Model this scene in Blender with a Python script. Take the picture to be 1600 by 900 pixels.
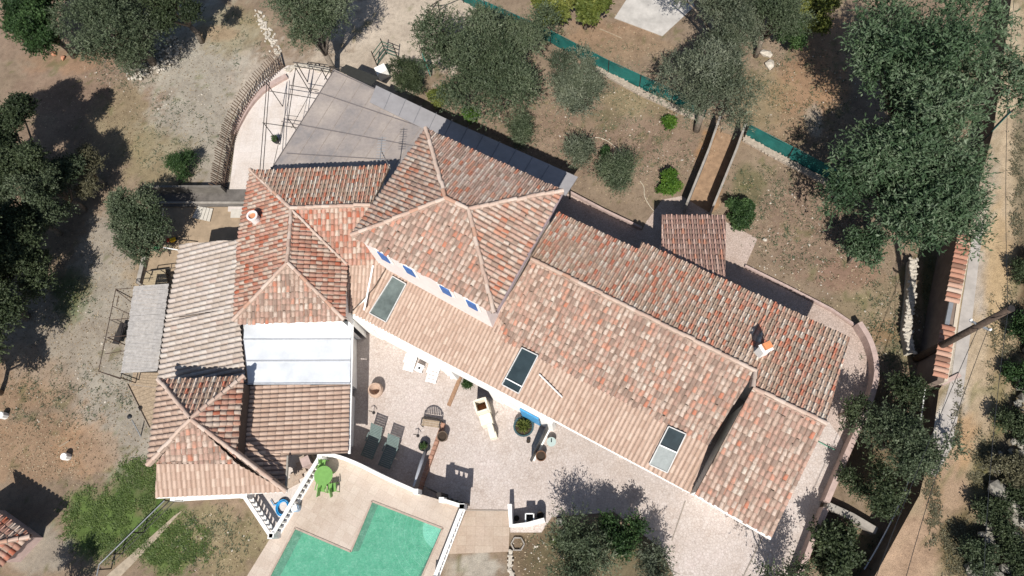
import bpy, bmesh, math, random
import numpy as np
from mathutils import Vector, Matrix, noise as mnoise
random.seed(7); RNG = np.random.default_rng(11)
sc = bpy.context.scene
for o in list(bpy.data.objects): bpy.data.objects.remove(o, do_unlink=True)
COL = sc.collection
R = math.radians

# ------------------------------------------------------------------ camera
H = 36.0; F = 1067.0; NAD = (900.0, 840.0)
CAM = Vector((0, 0, H))
dn = Vector((NAD[0]-800, -(NAD[1]-450), -F))
Q = dn.rotation_difference(Vector((0, 0, -1)))
cd = bpy.data.cameras.new('camera'); cam = bpy.data.objects.new('camera', cd); COL.objects.link(cam)
cam.location = CAM; cam.rotation_mode = 'QUATERNION'; cam.rotation_quaternion = Q
cd.sensor_width = 36.0; cd.lens = 36.0*F/1600; cd.clip_end = 2000; cd.clip_start = 0.5
sc.camera = cam
# ------------------------------------------------------------------ light
SUNV = Vector((0.02, 0.79, -1.0))
w = bpy.data.worlds.new('World'); sc.world = w; w.use_nodes = True
nt = w.node_tree; bg = nt.nodes['Background']
sky = nt.nodes.new('ShaderNodeTexSky'); sky.sky_type = 'NISHITA'; sky.sun_disc = False
sky.sun_elevation = math.atan2(1.0, 0.79); sky.sun_rotation = R(180); sky.altitude = 200
nt.links.new(sky.outputs[0], bg.inputs[0]); bg.inputs[1].default_value = 0.075
sd = bpy.data.lights.new('sun', 'SUN'); sun = bpy.data.objects.new('sun', sd); COL.objects.link(sun)
sd.energy = 5.0; sd.angle = R(0.5); sd.color = (1.0, 0.965, 0.91)
sun.rotation_mode = 'QUATERNION'; sun.rotation_quaternion = Vector((0, 0, -1)).rotation_difference(SUNV)
sun.location = (0, -20, 40)
vs = sc.view_settings; vs.view_transform = 'Standard'; vs.look = 'None'; vs.exposure = 0.29; vs.gamma = 1.0
vs.use_curve_mapping = False

# ------------------------------------------------------------------ measuring: photo pixel + real height -> point in the world
def P(px, py, z=0.0):
    d = Q @ Vector((px-800, -(py-450), -F))
    t = (z-H)/d.z
    return CAM + d*t
QI = Q.inverted()
def to_px(p):
    v = QI @ (Vector(p)-CAM)
    return 800+v.x/-v.z*F, 450-v.y/-v.z*F
def on_plane(px, py, pl):                       # pl = (point, normal)
    d = Q @ Vector((px-800, -(py-450), -F))
    return CAM + d*((pl[0]-CAM).dot(pl[1])/d.dot(pl[1]))
def plane3(a, b, c):
    n = (b-a).cross(c-a).normalized()
    if n.z < 0: n = -n
    return (a, n)

# ------------------------------------------------------------------ materials
def lin(c): c /= 255.0; return c/12.92 if c <= 0.04045 else ((c+0.055)/1.055)**2.4
KK = 1.42
def A(r, g, b, k=KK):                            # sunlit colour read off the photo -> base colour
    return (min(lin(r)/k, .85), min(lin(g)/k, .85), min(lin(b)/k, .85), 1.0)
MATS = {}
def newmat(name):
    m = bpy.data.materials.new(name); m.use_nodes = True
    n = m.node_tree; b = n.nodes['Principled BSDF']
    return m, n, b
def N(n, t, **kw):
    x = n.nodes.new(t)
    for k, v in kw.items(): setattr(x, k, v)
    return x
def mixc(n, fac, a, b, mode='MIX'):
    x = N(n, 'ShaderNodeMix', data_type='RGBA', blend_type=mode)
    for i, v in ((0, fac), (6, a), (7, b)):
        if hasattr(v, 'links') or hasattr(v, 'is_linked'): n.links.new(v, x.inputs[i])
        else: x.inputs[i].default_value = v
    return x.outputs[2]
def ramp(n, src, stops, interp='LINEAR'):
    r = N(n, 'ShaderNodeValToRGB'); r.color_ramp.interpolation = interp
    el = r.color_ramp.elements
    while len(el) < len(stops): el.new(0.5)
    for e, (p, c) in zip(el, stops):
        e.position = p; e.color = c if len(c) == 4 else (*c, 1)
    n.links.new(src, r.inputs[0]); return r.outputs[0]
def noisen(n, scale, detail=4, rough=.6, coord=None, dist=0):
    x = N(n, 'ShaderNodeTexNoise'); x.inputs['Scale'].default_value = scale; x.inputs['Detail'].default_value = detail
    x.inputs['Roughness'].default_value = rough; x.inputs['Distortion'].default_value = dist
    if coord is None:
        g = N(n, 'ShaderNodeNewGeometry'); coord = g.outputs['Position']
    n.links.new(coord, x.inputs['Vector']); return x.outputs['Fac']
def bumpn(n, b, h, strength=.3, dist=.02):
    x = N(n, 'ShaderNodeBump'); x.inputs['Strength'].default_value = strength; x.inputs['Distance'].default_value = dist
    n.links.new(h, x.inputs['Height']); n.links.new(x.outputs[0], b.inputs['Normal'])
def simple(name, col, rough=.7, var=.18, scale=6.0, metal=0, bump=.1, col2=None, spec=.3):
    if name in MATS: return MATS[name]
    m, n, b = newmat(name)
    f = noisen(n, scale, 5, .65)
    c2 = col2 or tuple(min(1, c*(1-var)) for c in col[:3])+(1,)
    c1 = tuple(min(.9, c*(1+var*.5)) for c in col[:3])+(1,)
    o = ramp(n, f, [(.32, c2), (.68, c1)])
    n.links.new(o, b.inputs['Base Color']); b.inputs['Roughness'].default_value = rough
    b.inputs['Metallic'].default_value = metal; b.inputs['Specular IOR Level'].default_value = spec
    if bump: bumpn(n, b, f, bump, .02)
    MATS[name] = m; return m

def tile_mat(name, stops, dirt=.5, moss=(.22, .165, .125, 1)):
    m, n, b = newmat(name)
    a = N(n, 'ShaderNodeAttribute'); a.attribute_name = 'tint'
    c = ramp(n, a.outputs['Fac'], stops, 'CONSTANT')
    f = noisen(n, 9, 6, .7); f2 = noisen(n, 1.1, 3, .6); f3 = noisen(n, 40, 3, .6)
    g = ramp(n, f, [(.40, (0, 0, 0)), (.66, (1, 1, 1))])
    g2 = ramp(n, f2, [(.35, (.25, .25, .25)), (.65, (1, 1, 1))])
    mm = N(n, 'ShaderNodeMath', operation='MULTIPLY'); n.links.new(g, mm.inputs[0]); n.links.new(g2, mm.inputs[1])
    m2 = N(n, 'ShaderNodeMath', operation='MULTIPLY'); n.links.new(mm.outputs[0], m2.inputs[0]); m2.inputs[1].default_value = dirt
    al = N(n, 'ShaderNodeAttribute'); al.attribute_name = 'al'                  # lichen gathers at the upper, overlapped end of each tile
    ad0 = N(n, 'ShaderNodeMath', operation='MULTIPLY'); n.links.new(al.outputs['Fac'], ad0.inputs[0]); ad0.inputs[1].default_value = .38
    ad = N(n, 'ShaderNodeMath', operation='ADD'); n.links.new(ad0.outputs[0], ad.inputs[0]); n.links.new(noisen(n, 5.5, 4, .7), ad.inputs[1])
    lo = ramp(n, ad.outputs[0], [(.50, (1, 1, 1)), (.74, (0, 0, 0))])
    m4 = N(n, 'ShaderNodeMath', operation='MULTIPLY'); n.links.new(lo, m4.inputs[0]); m4.inputs[1].default_value = dirt*.95
    mx_ = N(n, 'ShaderNodeMath', operation='MAXIMUM'); n.links.new(m4.outputs[0], mx_.inputs[0]); n.links.new(m2.outputs[0], mx_.inputs[1])
    c = mixc(n, mx_.outputs[0], c, moss)
    ch = N(n, 'ShaderNodeAttribute'); ch.attribute_name = 'chan'
    m3 = N(n, 'ShaderNodeMath', operation='MULTIPLY'); n.links.new(ch.outputs['Fac'], m3.inputs[0]); m3.inputs[1].default_value = .45
    c = mixc(n, m3.outputs[0], c, (.15, .11, .08, 1))
    v = ramp(n, f3, [(.3, (.8, .8, .8)), (.7, (1.12, 1.12, 1.12))])
    c = mixc(n, 1.0, c, v, 'MULTIPLY')
    n.links.new(c, b.inputs['Base Color']); b.inputs['Roughness'].default_value = .88; b.inputs['Specular IOR Level'].default_value = .2
    bumpn(n, b, f3, .25, .01)
    return m
TM = {
 'mix': tile_mat('tiles_sunny', [(0, A(212,184,166)), (.2, A(206,168,150)), (.4, A(222,200,184)), (.55, A(192,156,140)), (.70, A(164,138,124)), (.84, A(218,160,136)), (.94, A(212,136,108)), (.96, A(228,212,196))], .8, (.215, .155, .12, 1)),
 'tower': tile_mat('tiles_tower', [(0, A(220,194,176)), (.22, A(214,178,160)), (.42, A(226,206,190)), (.58, A(202,164,146)), (.72, A(176,148,132)), (.82, A(218,160,134)), (.93, A(210,136,108)), (.98, A(232,220,204))], .5, (.19, .14, .105, 1)),
 'old': tile_mat('tiles_weathered', [(0, A(234,202,178)), (.18, A(220,182,158)), (.36, A(228,172,148)), (.52, A(242,218,198)), (.64, A(202,176,154)), (.76, A(232,152,122)), (.85, A(220,132,104)), (.90, A(242,226,208))], .58, (.18, .13, .09, 1)),
 'pale': tile_mat('tiles_new_pale', [(0, A(210,182,163)), (.3, A(216,188,169)), (.6, A(202,172,153)), (.85, A(222,196,177)), (.95, A(202,172,152))], .10),
 'cream': tile_mat('tiles_cream', [(0, A(214,200,188)), (.3, A(220,206,195)), (.6, A(206,190,176)), (.85, A(224,213,202)), (.95, A(210,188,174))], .14),
 'red': tile_mat('tiles_red', [(0, A(216,166,146)), (.2, A(222,194,174)), (.4, A(204,134,110)), (.52, A(226,204,186)), (.7, A(190,142,122)), (.80, A(218,168,144)), (.92, A(200,114,86))], .5, (.17, .115, .085, 1)),
 'hut': tile_mat('tiles_hut', [(0, A(206,166,150)), (.3, A(190,150,136)), (.6, A(212,178,162)), (.85, A(178,142,128)), (.95, A(212,150,124))], .5, (.15, .105, .08, 1)),
}
M_ridge = tile_mat('ridge_tiles', [(0, A(220,194,176)), (.4, A(228,206,190)), (.7, A(212,182,164)), (.93, A(208,164,140))], .3)
M_under = simple('roof_mortar', (.13, .10, .08, 1), .95)
M_white = simple('white_render', (.80, .78, .74, 1), .8, .08, 2)
M_pinkwall = simple('pale_pink_render', (.74, .65, .61, 1), .85, .08, 1.5)
M_wall2 = simple('pink_masonry', (.50, .37, .33, 1), .9, .2, 3)
M_cap = simple('pink_coping', A(205, 180, 170), .9, .2, 4)
M_blue = simple('blue_shutter_paint', (.05, .14, .38, 1), .6, .3)
M_blue2 = simple('light_blue_paint', (.07, .30, .55, 1), .5, .15)
M_iron = simple('dark_iron', (.035, .03, .028, 1), .55, .3)
M_dark = simple('black_plastic', (.022, .024, .028, 1), .45, .2)
M_wood = simple('brown_wood', (.20, .125, .075, 1), .8, .4, 12)
M_woodpale = simple('weathered_wood', (.34, .26, .18, 1), .85, .35, 10)
M_woodgrey = simple('old_grey_timber', (.30, .25, .20, 1), .9, .35, 10)
M_picket = simple('brown_picket_wood', (.13, .085, .06, 1), .85, .4, 10)
M_terra = simple('terracotta', (.50, .22, .11, 1), .8, .25, 8)
M_stone = simple('limestone', (.48, .43, .36, 1), .95, .35, 5)
M_rock = simple('grey_rock', (.34, .32, .28, 1), .95, .45, 3)
M_redrock = simple('red_stone', (.42, .20, .12, 1), .95, .3, 4)
M_soil = simple('pot_soil', (.05, .035, .025, 1), .98)
M_greymet = simple('grey_metal', (.30, .31, .32, 1), .45, .15, 4, .4)
M_plwhite = simple('white_plastic', (.80, .80, .78, 1), .4, .05)
M_plgrey = simple('grey_green_plastic', (.135, .175, .165, 1), .55, .15)
M_green = simple('green_plastic', (.17, .34, .09, 1), .45, .12)
M_bark = simple('bark', (.20, .165, .13, 1), .95, .45, 9, bump=.6)
M_conc = simple('concrete', A(176, 168, 158), .92, .25, 3)
M_pole = simple('dark_pole_wood', (.085, .06, .045, 1), .9, .4, 8)
M_fencegreen = simple('green_mesh_screen', (.016, .13, .115, 1), .75, .35, 1.4)
M_glassgreen = simple('glass_tabletop', (.42, .50, .47, 1), .15, .05)
M_netting = simple('black_netting', (.03, .03, .026, 1), .8)

# ------------------------------------------------------------------ mesh builder
ORG = {}
class MB:
    def __init__(s): s.v = []; s.f = []; s.sm = False
    def add(s, vs, fs):
        k = len(s.v); s.v += [Vector(v) for v in vs]; s.f += [tuple(i+k for i in f) for f in fs]; return s
    def frame_box(s, c, ax, ay, az, hx, hy, hz):
        c = Vector(c); ax, ay, az = Vector(ax)*hx, Vector(ay)*hy, Vector(az)*hz
        vs = [c+ax*i+ay*j+az*k for k in (-1, 1) for j in (-1, 1) for i in (-1, 1)]
        return s.add(vs, [(0,2,3,1),(4,5,7,6),(0,1,5,4),(2,6,7,3),(0,4,6,2),(1,3,7,5)])
    def box(s, c, size, rz=0):
        ca, sa = math.cos(rz), math.sin(rz)
        return s.frame_box(c, (ca, sa, 0), (-sa, ca, 0), (0, 0, 1), size[0]/2, size[1]/2, size[2]/2)
    def beam(s, a, b, wd, th, up=(0, 0, 1)):
        a, b = Vector(a), Vector(b); d = (b-a); L = d.length
        if L < 1e-6: return s
        d.normalize(); up = Vector(up)
        if abs(d.dot(up)) > .98: up = Vector((0, 1, 0))
        x = d.cross(up).normalized(); z = x.cross(d).normalized()
        return s.frame_box((a+b)/2, d, x, z, L/2, wd/2, th/2)
    def tube(s, pts, r, seg=6, caps=True):
        pts = [Vector(p) for p in pts]; rs = r if isinstance(r, (list, tuple)) else [r]*len(pts)
        k0 = len(s.v); ref = Vector((0.31, .17, 1)).normalized()
        for i, p in enumerate(pts):
            d = (pts[min(i+1, len(pts)-1)]-pts[max(i-1, 0)]).normalized()
            rr = ref if abs(d.dot(ref)) < .97 else Vector((1, 0, 0))
            x = d.cross(rr).normalized(); y = d.cross(x).normalized()
            for j in range(seg):
                a = 2*math.pi*j/seg; s.v.append(p+(x*math.cos(a)+y*math.sin(a))*rs[i])
        for i in range(len(pts)-1):
            for j in range(seg):
                a = k0+i*seg+j; b = k0+i*seg+(j+1) % seg
                s.f.append((a, b, b+seg, a+seg))
        if caps:
            s.f.append(tuple(k0+j for j in range(seg))[::-1]); e = k0+(len(pts)-1)*seg
            s.f.append(tuple(e+j for j in range(seg)))
        return s
    def lathe(s, c, prof, seg=16):               # prof: (r, z)
        c = Vector(c); k0 = len(s.v)
        for r, z in prof:
            for j in range(seg):
                a = 2*math.pi*j/seg; s.v.append(c+Vector((r*math.cos(a), r*math.sin(a), z)))
        for i in range(len(prof)-1):
            for j in range(seg):
                a = k0+i*seg+j; b = k0+i*seg+(j+1) % seg
                s.f.append((a, b, b+seg, a+seg))
        s.f.append(tuple(k0+j for j in range(seg))[::-1]); e = k0+(len(prof)-1)*seg
        s.f.append(tuple(e+j for j in range(seg)))
        return s
    def prism(s, pts, z0, z1=None):               # pts: xy(z) ring, vertical sides; z1 None -> tops are the pts' own z
        n = len(pts); 
        lo = [Vector((p[0], p[1], z0)) for p in pts]
        hi = [Vector((p[0], p[1], p[2] if z1 is None else z1)) for p in pts]
        return s.add(lo+hi, [tuple(range(n))[::-1], tuple(range(n, 2*n))]+[(i, (i+1) % n, n+(i+1) % n, n+i) for i in range(n)])
    def slab(s, pts, th):                         # sloping polygon with thickness downwards
        n = len(pts); hi = [Vector(p) for p in pts]; lo = [p-Vector((0, 0, th)) for p in hi]
        return s.add(lo+hi, [tuple(range(n))[::-1], tuple(range(n, 2*n))]+[(i, (i+1) % n, n+(i+1) % n, n+i) for i in range(n)])
    def build(s, name, mat, parent=None, smooth=False, loc=None, fix=True):
        me = bpy.data.meshes.new(name)
        if parent is not None: o0 = ORG[parent.name]
        elif loc is not None: o0 = Vector(loc)
        else:
            c = sum(s.v, Vector())/len(s.v); o0 = Vector((c.x, c.y, min(v.z for v in s.v)))
        me.from_pydata([tuple(v-o0) for v in s.v], [], s.f); me.materials.append(mat)
        if fix:
            bm = bmesh.new(); bm.from_mesh(me); bmesh.ops.recalc_face_normals(bm, faces=bm.faces); bm.to_mesh(me); bm.free()
        if smooth: me.polygons.foreach_set('use_smooth', [True]*len(me.polygons))
        me.update()
        ob = bpy.data.objects.new(name, me); COL.objects.link(ob); ORG[ob.name] = o0
        if parent is not None: ob.parent = parent
        else: ob.location = o0
        return ob
def tag(o, label=None, cat=None, group=None, kind=None):
    if label: o['label'] = label
    if cat: o['category'] = cat
    if group: o['group'] = group
    if kind: o['kind'] = kind
    return o
def thing(name, loc, label, cat, group=None):
    o = bpy.data.objects.new(name, None); COL.objects.link(o); o.location = loc; o.empty_display_size = .3
    ORG[o.name] = Vector(loc); return tag(o, label, cat, group)
def npmesh(name, verts, faces4, mat, parent=None, loc=(0, 0, 0), attrs=None, cattr=None, smooth=False):
    me = bpy.data.meshes.new(name); o0 = ORG[parent.name] if parent is not None else Vector(loc)
    v = np.asarray(verts, dtype=np.float32)-np.array(o0, dtype=np.float32); f = np.asarray(faces4, dtype=np.int32); k = f.shape[1]
    me.vertices.add(len(v)); me.vertices.foreach_set('co', v.ravel())
    me.loops.add(f.size); me.loops.foreach_set('vertex_index', f.ravel())
    me.polygons.add(len(f)); me.polygons.foreach_set('loop_start', np.arange(0, f.size, k, dtype=np.int32))
    me.polygons.foreach_set('loop_total', np.full(len(f), k, dtype=np.int32))
    if smooth: me.polygons.foreach_set('use_smooth', np.ones(len(f), dtype=bool))
    for an, av in (attrs or {}).items():
        at = me.attributes.new(an, 'FLOAT', 'POINT'); at.data.foreach_set('value', np.asarray(av, dtype=np.float32))
    for an, av in (cattr or {}).items():
        at = me.attributes.new(an, 'FLOAT_COLOR', 'POINT'); at.data.foreach_set('color', np.asarray(av, dtype=np.float32).ravel())
    me.materials.append(mat); me.update(calc_edges=True)
    ob = bpy.data.objects.new(name, me); COL.objects.link(ob); ORG[ob.name] = o0
    if parent is not None: ob.parent = parent
    else: ob.location = o0
    return ob
def pxpath(pts, z=0.0): return [P(x, y, z) for x, y in pts]
def inpoly(px, py, poly):
    c = np.zeros(np.shape(px), dtype=bool); j = len(poly)-1
    for i in range(len(poly)):
        xi, yi = poly[i]; xj, yj = poly[j]
        if yi != yj:
            c ^= ((yi > py) != (yj > py)) & (px < (xj-xi)*(py-yi)/(yj-yi)+xi)
        j = i
    return c
def resample(pts, step):
    out = []; pts = [Vector(p) for p in pts]
    for a, b in zip(pts, pts[1:]):
        n = max(1, int(round((b-a).length/step)))
        for i in range(n): out.append(a.lerp(b, i/n))
    out.append(pts[-1]); return out
def smoothpath(pts, it=2):
    pts = [Vector(p) for p in pts]
    for _ in range(it):
        q = [pts[0]]
        for a, b in zip(pts, pts[1:]): q += [a.lerp(b, .25), a.lerp(b, .75)]
        q.append(pts[-1]); pts = q
    return pts
def wallstrip(mb, path, width, z0, z1):            # wall with constant width following a path
    path = [Vector(p) for p in path]; n = len(path); L = []; Rr = []
    for i, p in enumerate(path):
        d = (path[min(i+1, n-1)]-path[max(i-1, 0)]); d.z = 0; d.normalize(); nn = Vector((-d.y, d.x, 0))*width/2
        L.append(p+nn); Rr.append(p-nn)
    k = len(mb.v)
    for a, b in zip(L, Rr):
        mb.v += [Vector((a.x, a.y, z0)), Vector((b.x, b.y, z0)), Vector((b.x, b.y, z1)), Vector((a.x, a.y, z1))]
    for i in range(n-1):
        q = k+4*i
        for j in range(4): mb.f.append((q+j, q+(j+1) % 4, q+4+(j+1) % 4, q+4+j))
    mb.f.append((k+3, k+2, k+1, k)); e = k+4*(n-1); mb.f.append((e, e+1, e+2, e+3))
    return mb

# ================================================================== GROUND
GRAV = A(170,162,150); DIRT = A(148,126,110); DIRT2 = A(154,134,112); RED = A(176,138,106); GRASS = A(88,98,56); GREEN = A(70,98,44)
DRY = A(152,140,108); TAN = A(196,172,140); PALE = A(182,176,164)
def ground_material():
    m, n, b = newmat('ground_surface')
    a = N(n, 'ShaderNodeAttribute'); a.attribute_name = 'zone'
    f1 = noisen(n, 3.2, 8, .75); f2 = noisen(n, 26, 4, .7); f3 = noisen(n, .6, 4, .6)
    c = mixc(n, 1.0, a.outputs['Color'], ramp(n, f1, [(.28, (.66, .65, .63)), (.5, (1, 1, 1)), (.75, (1.2, 1.18, 1.14))]), 'MULTIPLY')
    c = mixc(n, 1.0, c, ramp(n, f2, [(.3, (.6, .59, .56)), (.5, (1.0, 1.0, 1.0)), (.72, (1.42, 1.4, 1.35))]), 'MULTIPLY')
    c = mixc(n, 1.0, c, ramp(n, f3, [(.3, (.82, .80, .78)), (.7, (1.14, 1.14, 1.12))]), 'MULTIPLY')
    n.links.new(c, b.inputs['Base Color']); b.inputs['Roughness'].default_value = .97; b.inputs['Specular IOR Level'].default_value = .1
    bumpn(n, b, f2, .6, .04); return m
M_ground = ground_material()
# colour zones of the soil: (kind, x, y, rx, ry, colour, strength, softness)
Z0 = [
 (300,110,120,120,PALE,.9), (330,200,90,110,GRAV,.9), (120,520,150,90,GRAV,.7), (200,640,80,110,GRAV,.9), (170,420,60,80,GRAV,.8), (60,700,110,60,RED,.35),
 (30,600,80,60,RED,.3), (140,700,60,40,RED,.4), (150,140,110,55,DIRT,.9), (190,200,50,60,DRY,.5), (250,250,60,50,DRY,.6), (110,95,70,20,RED,.35),
 (370,45,50,40,DRY,.6), (345,52,30,12,RED,.35), (250,100,40,40,PALE,.6), (170,820,80,62,A(92,118,58),.9), (215,755,40,40,GREEN,.6), (265,850,55,60,A(92,118,58),.85), (110,470,25,40,GREEN,.6),
 (115,450,40,30,GRASS,.5), (340,850,60,60,DRY,.7), (330,820,50,30,A(150,140,112),.6), (60,860,60,40,GRAV,.7), (190,870,30,30,DIRT2,.7),
 (640,50,125,75,A(198,184,168),1.0), (560,120,90,45,A(190,176,160),.9), (700,20,60,60,A(198,184,168),.9),
 (960,60,80,30,RED,.35), (985,75,70,22,DIRT2,.6), (1260,150,60,70,RED,.55), (1290,70,50,40,RED,.4), (1225,205,60,30,DIRT2,.6), (1180,150,50,50,DRY,.5), (1300,130,30,60,RED,.4),
 (1275,190,16,25,PALE,.6), (1000,160,60,26,DRY,.6), (940,190,40,20,GRASS,.35), (1000,230,100,50,DIRT,.7), (870,220,80,60,DIRT,.6), (1280,350,90,70,DIRT,.8), (1360,480,70,60,DRY,.35), (1170,290,30,30,GRASS,.5),
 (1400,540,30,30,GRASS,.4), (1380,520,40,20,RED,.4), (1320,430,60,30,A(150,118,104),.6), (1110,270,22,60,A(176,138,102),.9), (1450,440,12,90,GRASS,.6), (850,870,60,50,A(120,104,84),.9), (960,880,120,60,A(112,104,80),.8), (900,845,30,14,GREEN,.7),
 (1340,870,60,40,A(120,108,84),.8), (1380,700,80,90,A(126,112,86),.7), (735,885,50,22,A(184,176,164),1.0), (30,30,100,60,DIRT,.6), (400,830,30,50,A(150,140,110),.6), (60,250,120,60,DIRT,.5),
 (250,400,50,60,A(178,158,132),.9), (330,360,60,40,A(178,158,134),.8), (420,160,60,90,A(200,186,172),.6),
]
def fbm2(x, y, s, seed=0):
    out = np.empty(len(x)); 
    for i in range(len(x)): out[i] = mnoise.fractal(Vector((x[i]*s+seed, y[i]*s-seed, seed*.7)), 1.0, 2.0, 4)
    return out
def px_arr(X, Y, Z):
    M = QI.to_matrix(); p = np.stack([X, Y, Z-H]); M = np.array(M); v = M @ p
    return 800+v[0]/-v[2]*F, 450-v[1]/-v[2]*F
def zone_colours(X, Y, Zc, zones, base, hf=None):
    px, py = px_arr(X, Y, Zc)
    n1 = fbm2(X, Y, .35, 3.1); n2 = fbm2(X, Y, .9, 9.4); n3 = fbm2(X, Y, 2.6, 5.5)
    col = np.tile(np.array(base, dtype=float), (len(X), 1))
    for (cx, cy, rx, ry, c, st) in zones:
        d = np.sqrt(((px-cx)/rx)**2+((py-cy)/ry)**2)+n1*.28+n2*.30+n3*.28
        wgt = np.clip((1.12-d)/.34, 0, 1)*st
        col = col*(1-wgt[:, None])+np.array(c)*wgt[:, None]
    # weeds breaking the bare soil
    wd = np.clip((n2*1.0+n3*.9+n1*.4-.66)/.2, 0, 1)*.45
    col = col*(1-wd[:, None])+np.array(A(104,108,66))*wd[:, None]
    return col
x0, x1, y0, y1 = -42, 30, -10, 52; st = .2
xs = np.arange(x0, x1+st, st); ys = np.arange(y0, y1+st, st)
GX, GY = np.meshgrid(xs, ys); nx, ny = len(xs), len(ys)
gx, gy = GX.ravel(), GY.ravel()
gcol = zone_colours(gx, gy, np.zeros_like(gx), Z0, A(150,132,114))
gz = np.zeros_like(gx)
# far skirt so that the one sheet reaches the horizon
def far(v, lo, hi): return v
idx = np.arange(nx*ny).reshape(ny, nx)
faces = np.stack([idx[:-1, :-1].ravel(), idx[:-1, 1:].ravel(), idx[1:, 1:].ravel(), idx[1:, :-1].ravel()], 1)
ring = np.array([(x0, y0), (x1+st*0, y0), (x1, y1), (x0, y1)])
verts = np.stack([gx, gy, gz], 1)
big = 900
bx = [gx.min(), gx.max()]; by = [gy.min(), gy.max()]
ext = np.array([(-big, -big, 0), (big, -big, 0), (big, big, 0), (-big, big, 0)], dtype=float)
k = len(verts); verts = np.vstack([verts, ext]); gcol = np.vstack([gcol, np.tile(np.array(A(150,132,114)), (4, 1))])
c00, c10, c11, c01 = idx[0, 0], idx[0, -1], idx[-1, -1], idx[-1, 0]
faces = np.vstack([faces, [(k, k+1, c10, c00), (k+1, k+2, c11, c10), (k+2, k+3, c01, c11), (k+3, k, c00, c01)]])
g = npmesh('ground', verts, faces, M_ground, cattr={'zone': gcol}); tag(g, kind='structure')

# raised road with its bank (its level is 1.8 m above the gardens)
ZR = 1.8
edge = [(1586,-60),(1580,0),(1553,200),(1530,290),(1509,372),(1497,470),(1480,590),(1467,610),(1457,687),(1437,773),(1367,900),(1330,960)]
E = [P(x, y, ZR) for x, y in edge]
Er = resample(E, .5)
cols = []; 
widths = np.concatenate([np.arange(0, 9, .22), [10, 12, 20, 60, 900]])
vv = []; 
for p in Er:
    for wv in widths: 
        slope = max(0, wv-3.6)*.12 if wv < 12 else 1.0
        vv.append((p.x+wv, p.y, ZR+min(slope, 1.0)))
vv = np.array(vv); nw = len(widths); nr = len(Er)
idr = np.arange(nw*nr).reshape(nr, nw)
fr = np.stack([idr[:-1, :-1].ravel(), idr[:-1, 1:].ravel(), idr[1:, 1:].ravel(), idr[1:, :-1].ravel()], 1)[:, ::-1]
ZR_ZONES = [(1575,100,26,200,A(186,170,146),.9), (1545,330,22,110,A(190,178,160),.7), (1530,430,20,120,A(190,178,166),.85), (1500,600,22,80,A(190,182,172),.9), (1478,680,24,60,A(206,200,192),1.0),
 (1572,300,12,260,A(192,172,146),.9), (1560,440,26,120,A(196,170,134),.85), (1530,600,28,120,A(192,172,146),.9), (1500,690,26,60,A(190,156,120),.8), (1475,770,40,60,A(180,154,130),.95), (1430,860,50,60,A(182,154,130),.95), (1400,900,40,40,A(182,154,130),.9),
 (1552,560,7,60,A(150,128,96),.5), (1497,640,5,60,A(126,116,84),.6), (1460,760,14,50,A(136,114,82),.5),
 (1612,450,24,160,A(116,98,78),1.0), (1600,250,14,120,A(130,120,100),.8), (1560,640,14,60,A(128,118,84),.8), (1540,740,26,60,A(112,108,70),.8), (1500,860,34,60,A(110,100,72),.9), (1580,800,50,120,A(120,112,96),1.0)]
rc = zone_colours(vv[:, 0], vv[:, 1], vv[:, 2], ZR_ZONES, A(170,152,126))
o = npmesh('road', vv, fr, M_ground, cattr={'zone': rc}); tag(o, kind='structure')
mb = MB()
for a, b in zip(Er, Er[1:]):
    mb.add([(a.x, a.y, -.02), (b.x, b.y, -.02), (b.x, b.y, ZR-.004), (a.x, a.y, ZR-.004)], [(0, 1, 2, 3)])
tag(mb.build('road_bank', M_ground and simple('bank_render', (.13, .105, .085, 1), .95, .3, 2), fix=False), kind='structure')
# smooth concrete lane strip
mb = MB()
Ls = [(1519,372),(1510,430),(1499,500),(1487,590),(1472,640),(1460,690),(1447,735)]
Rs = [(1537,345),(1527,430),(1519,500),(1508,590),(1497,650),(1487,700),(1462,745)]
for i in range(len(Ls)-1):
    mb.add([P(*Ls[i], ZR+.012), P(*Rs[i], ZR+.012), P(*Rs[i+1], ZR+.012), P(*Ls[i+1], ZR+.012)], [(0, 1, 2, 3)])
tag(mb.build('road_slab', simple('worn_concrete_slab', A(192,184,176), .93, .22, 1.6), fix=False), kind='structure')

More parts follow.
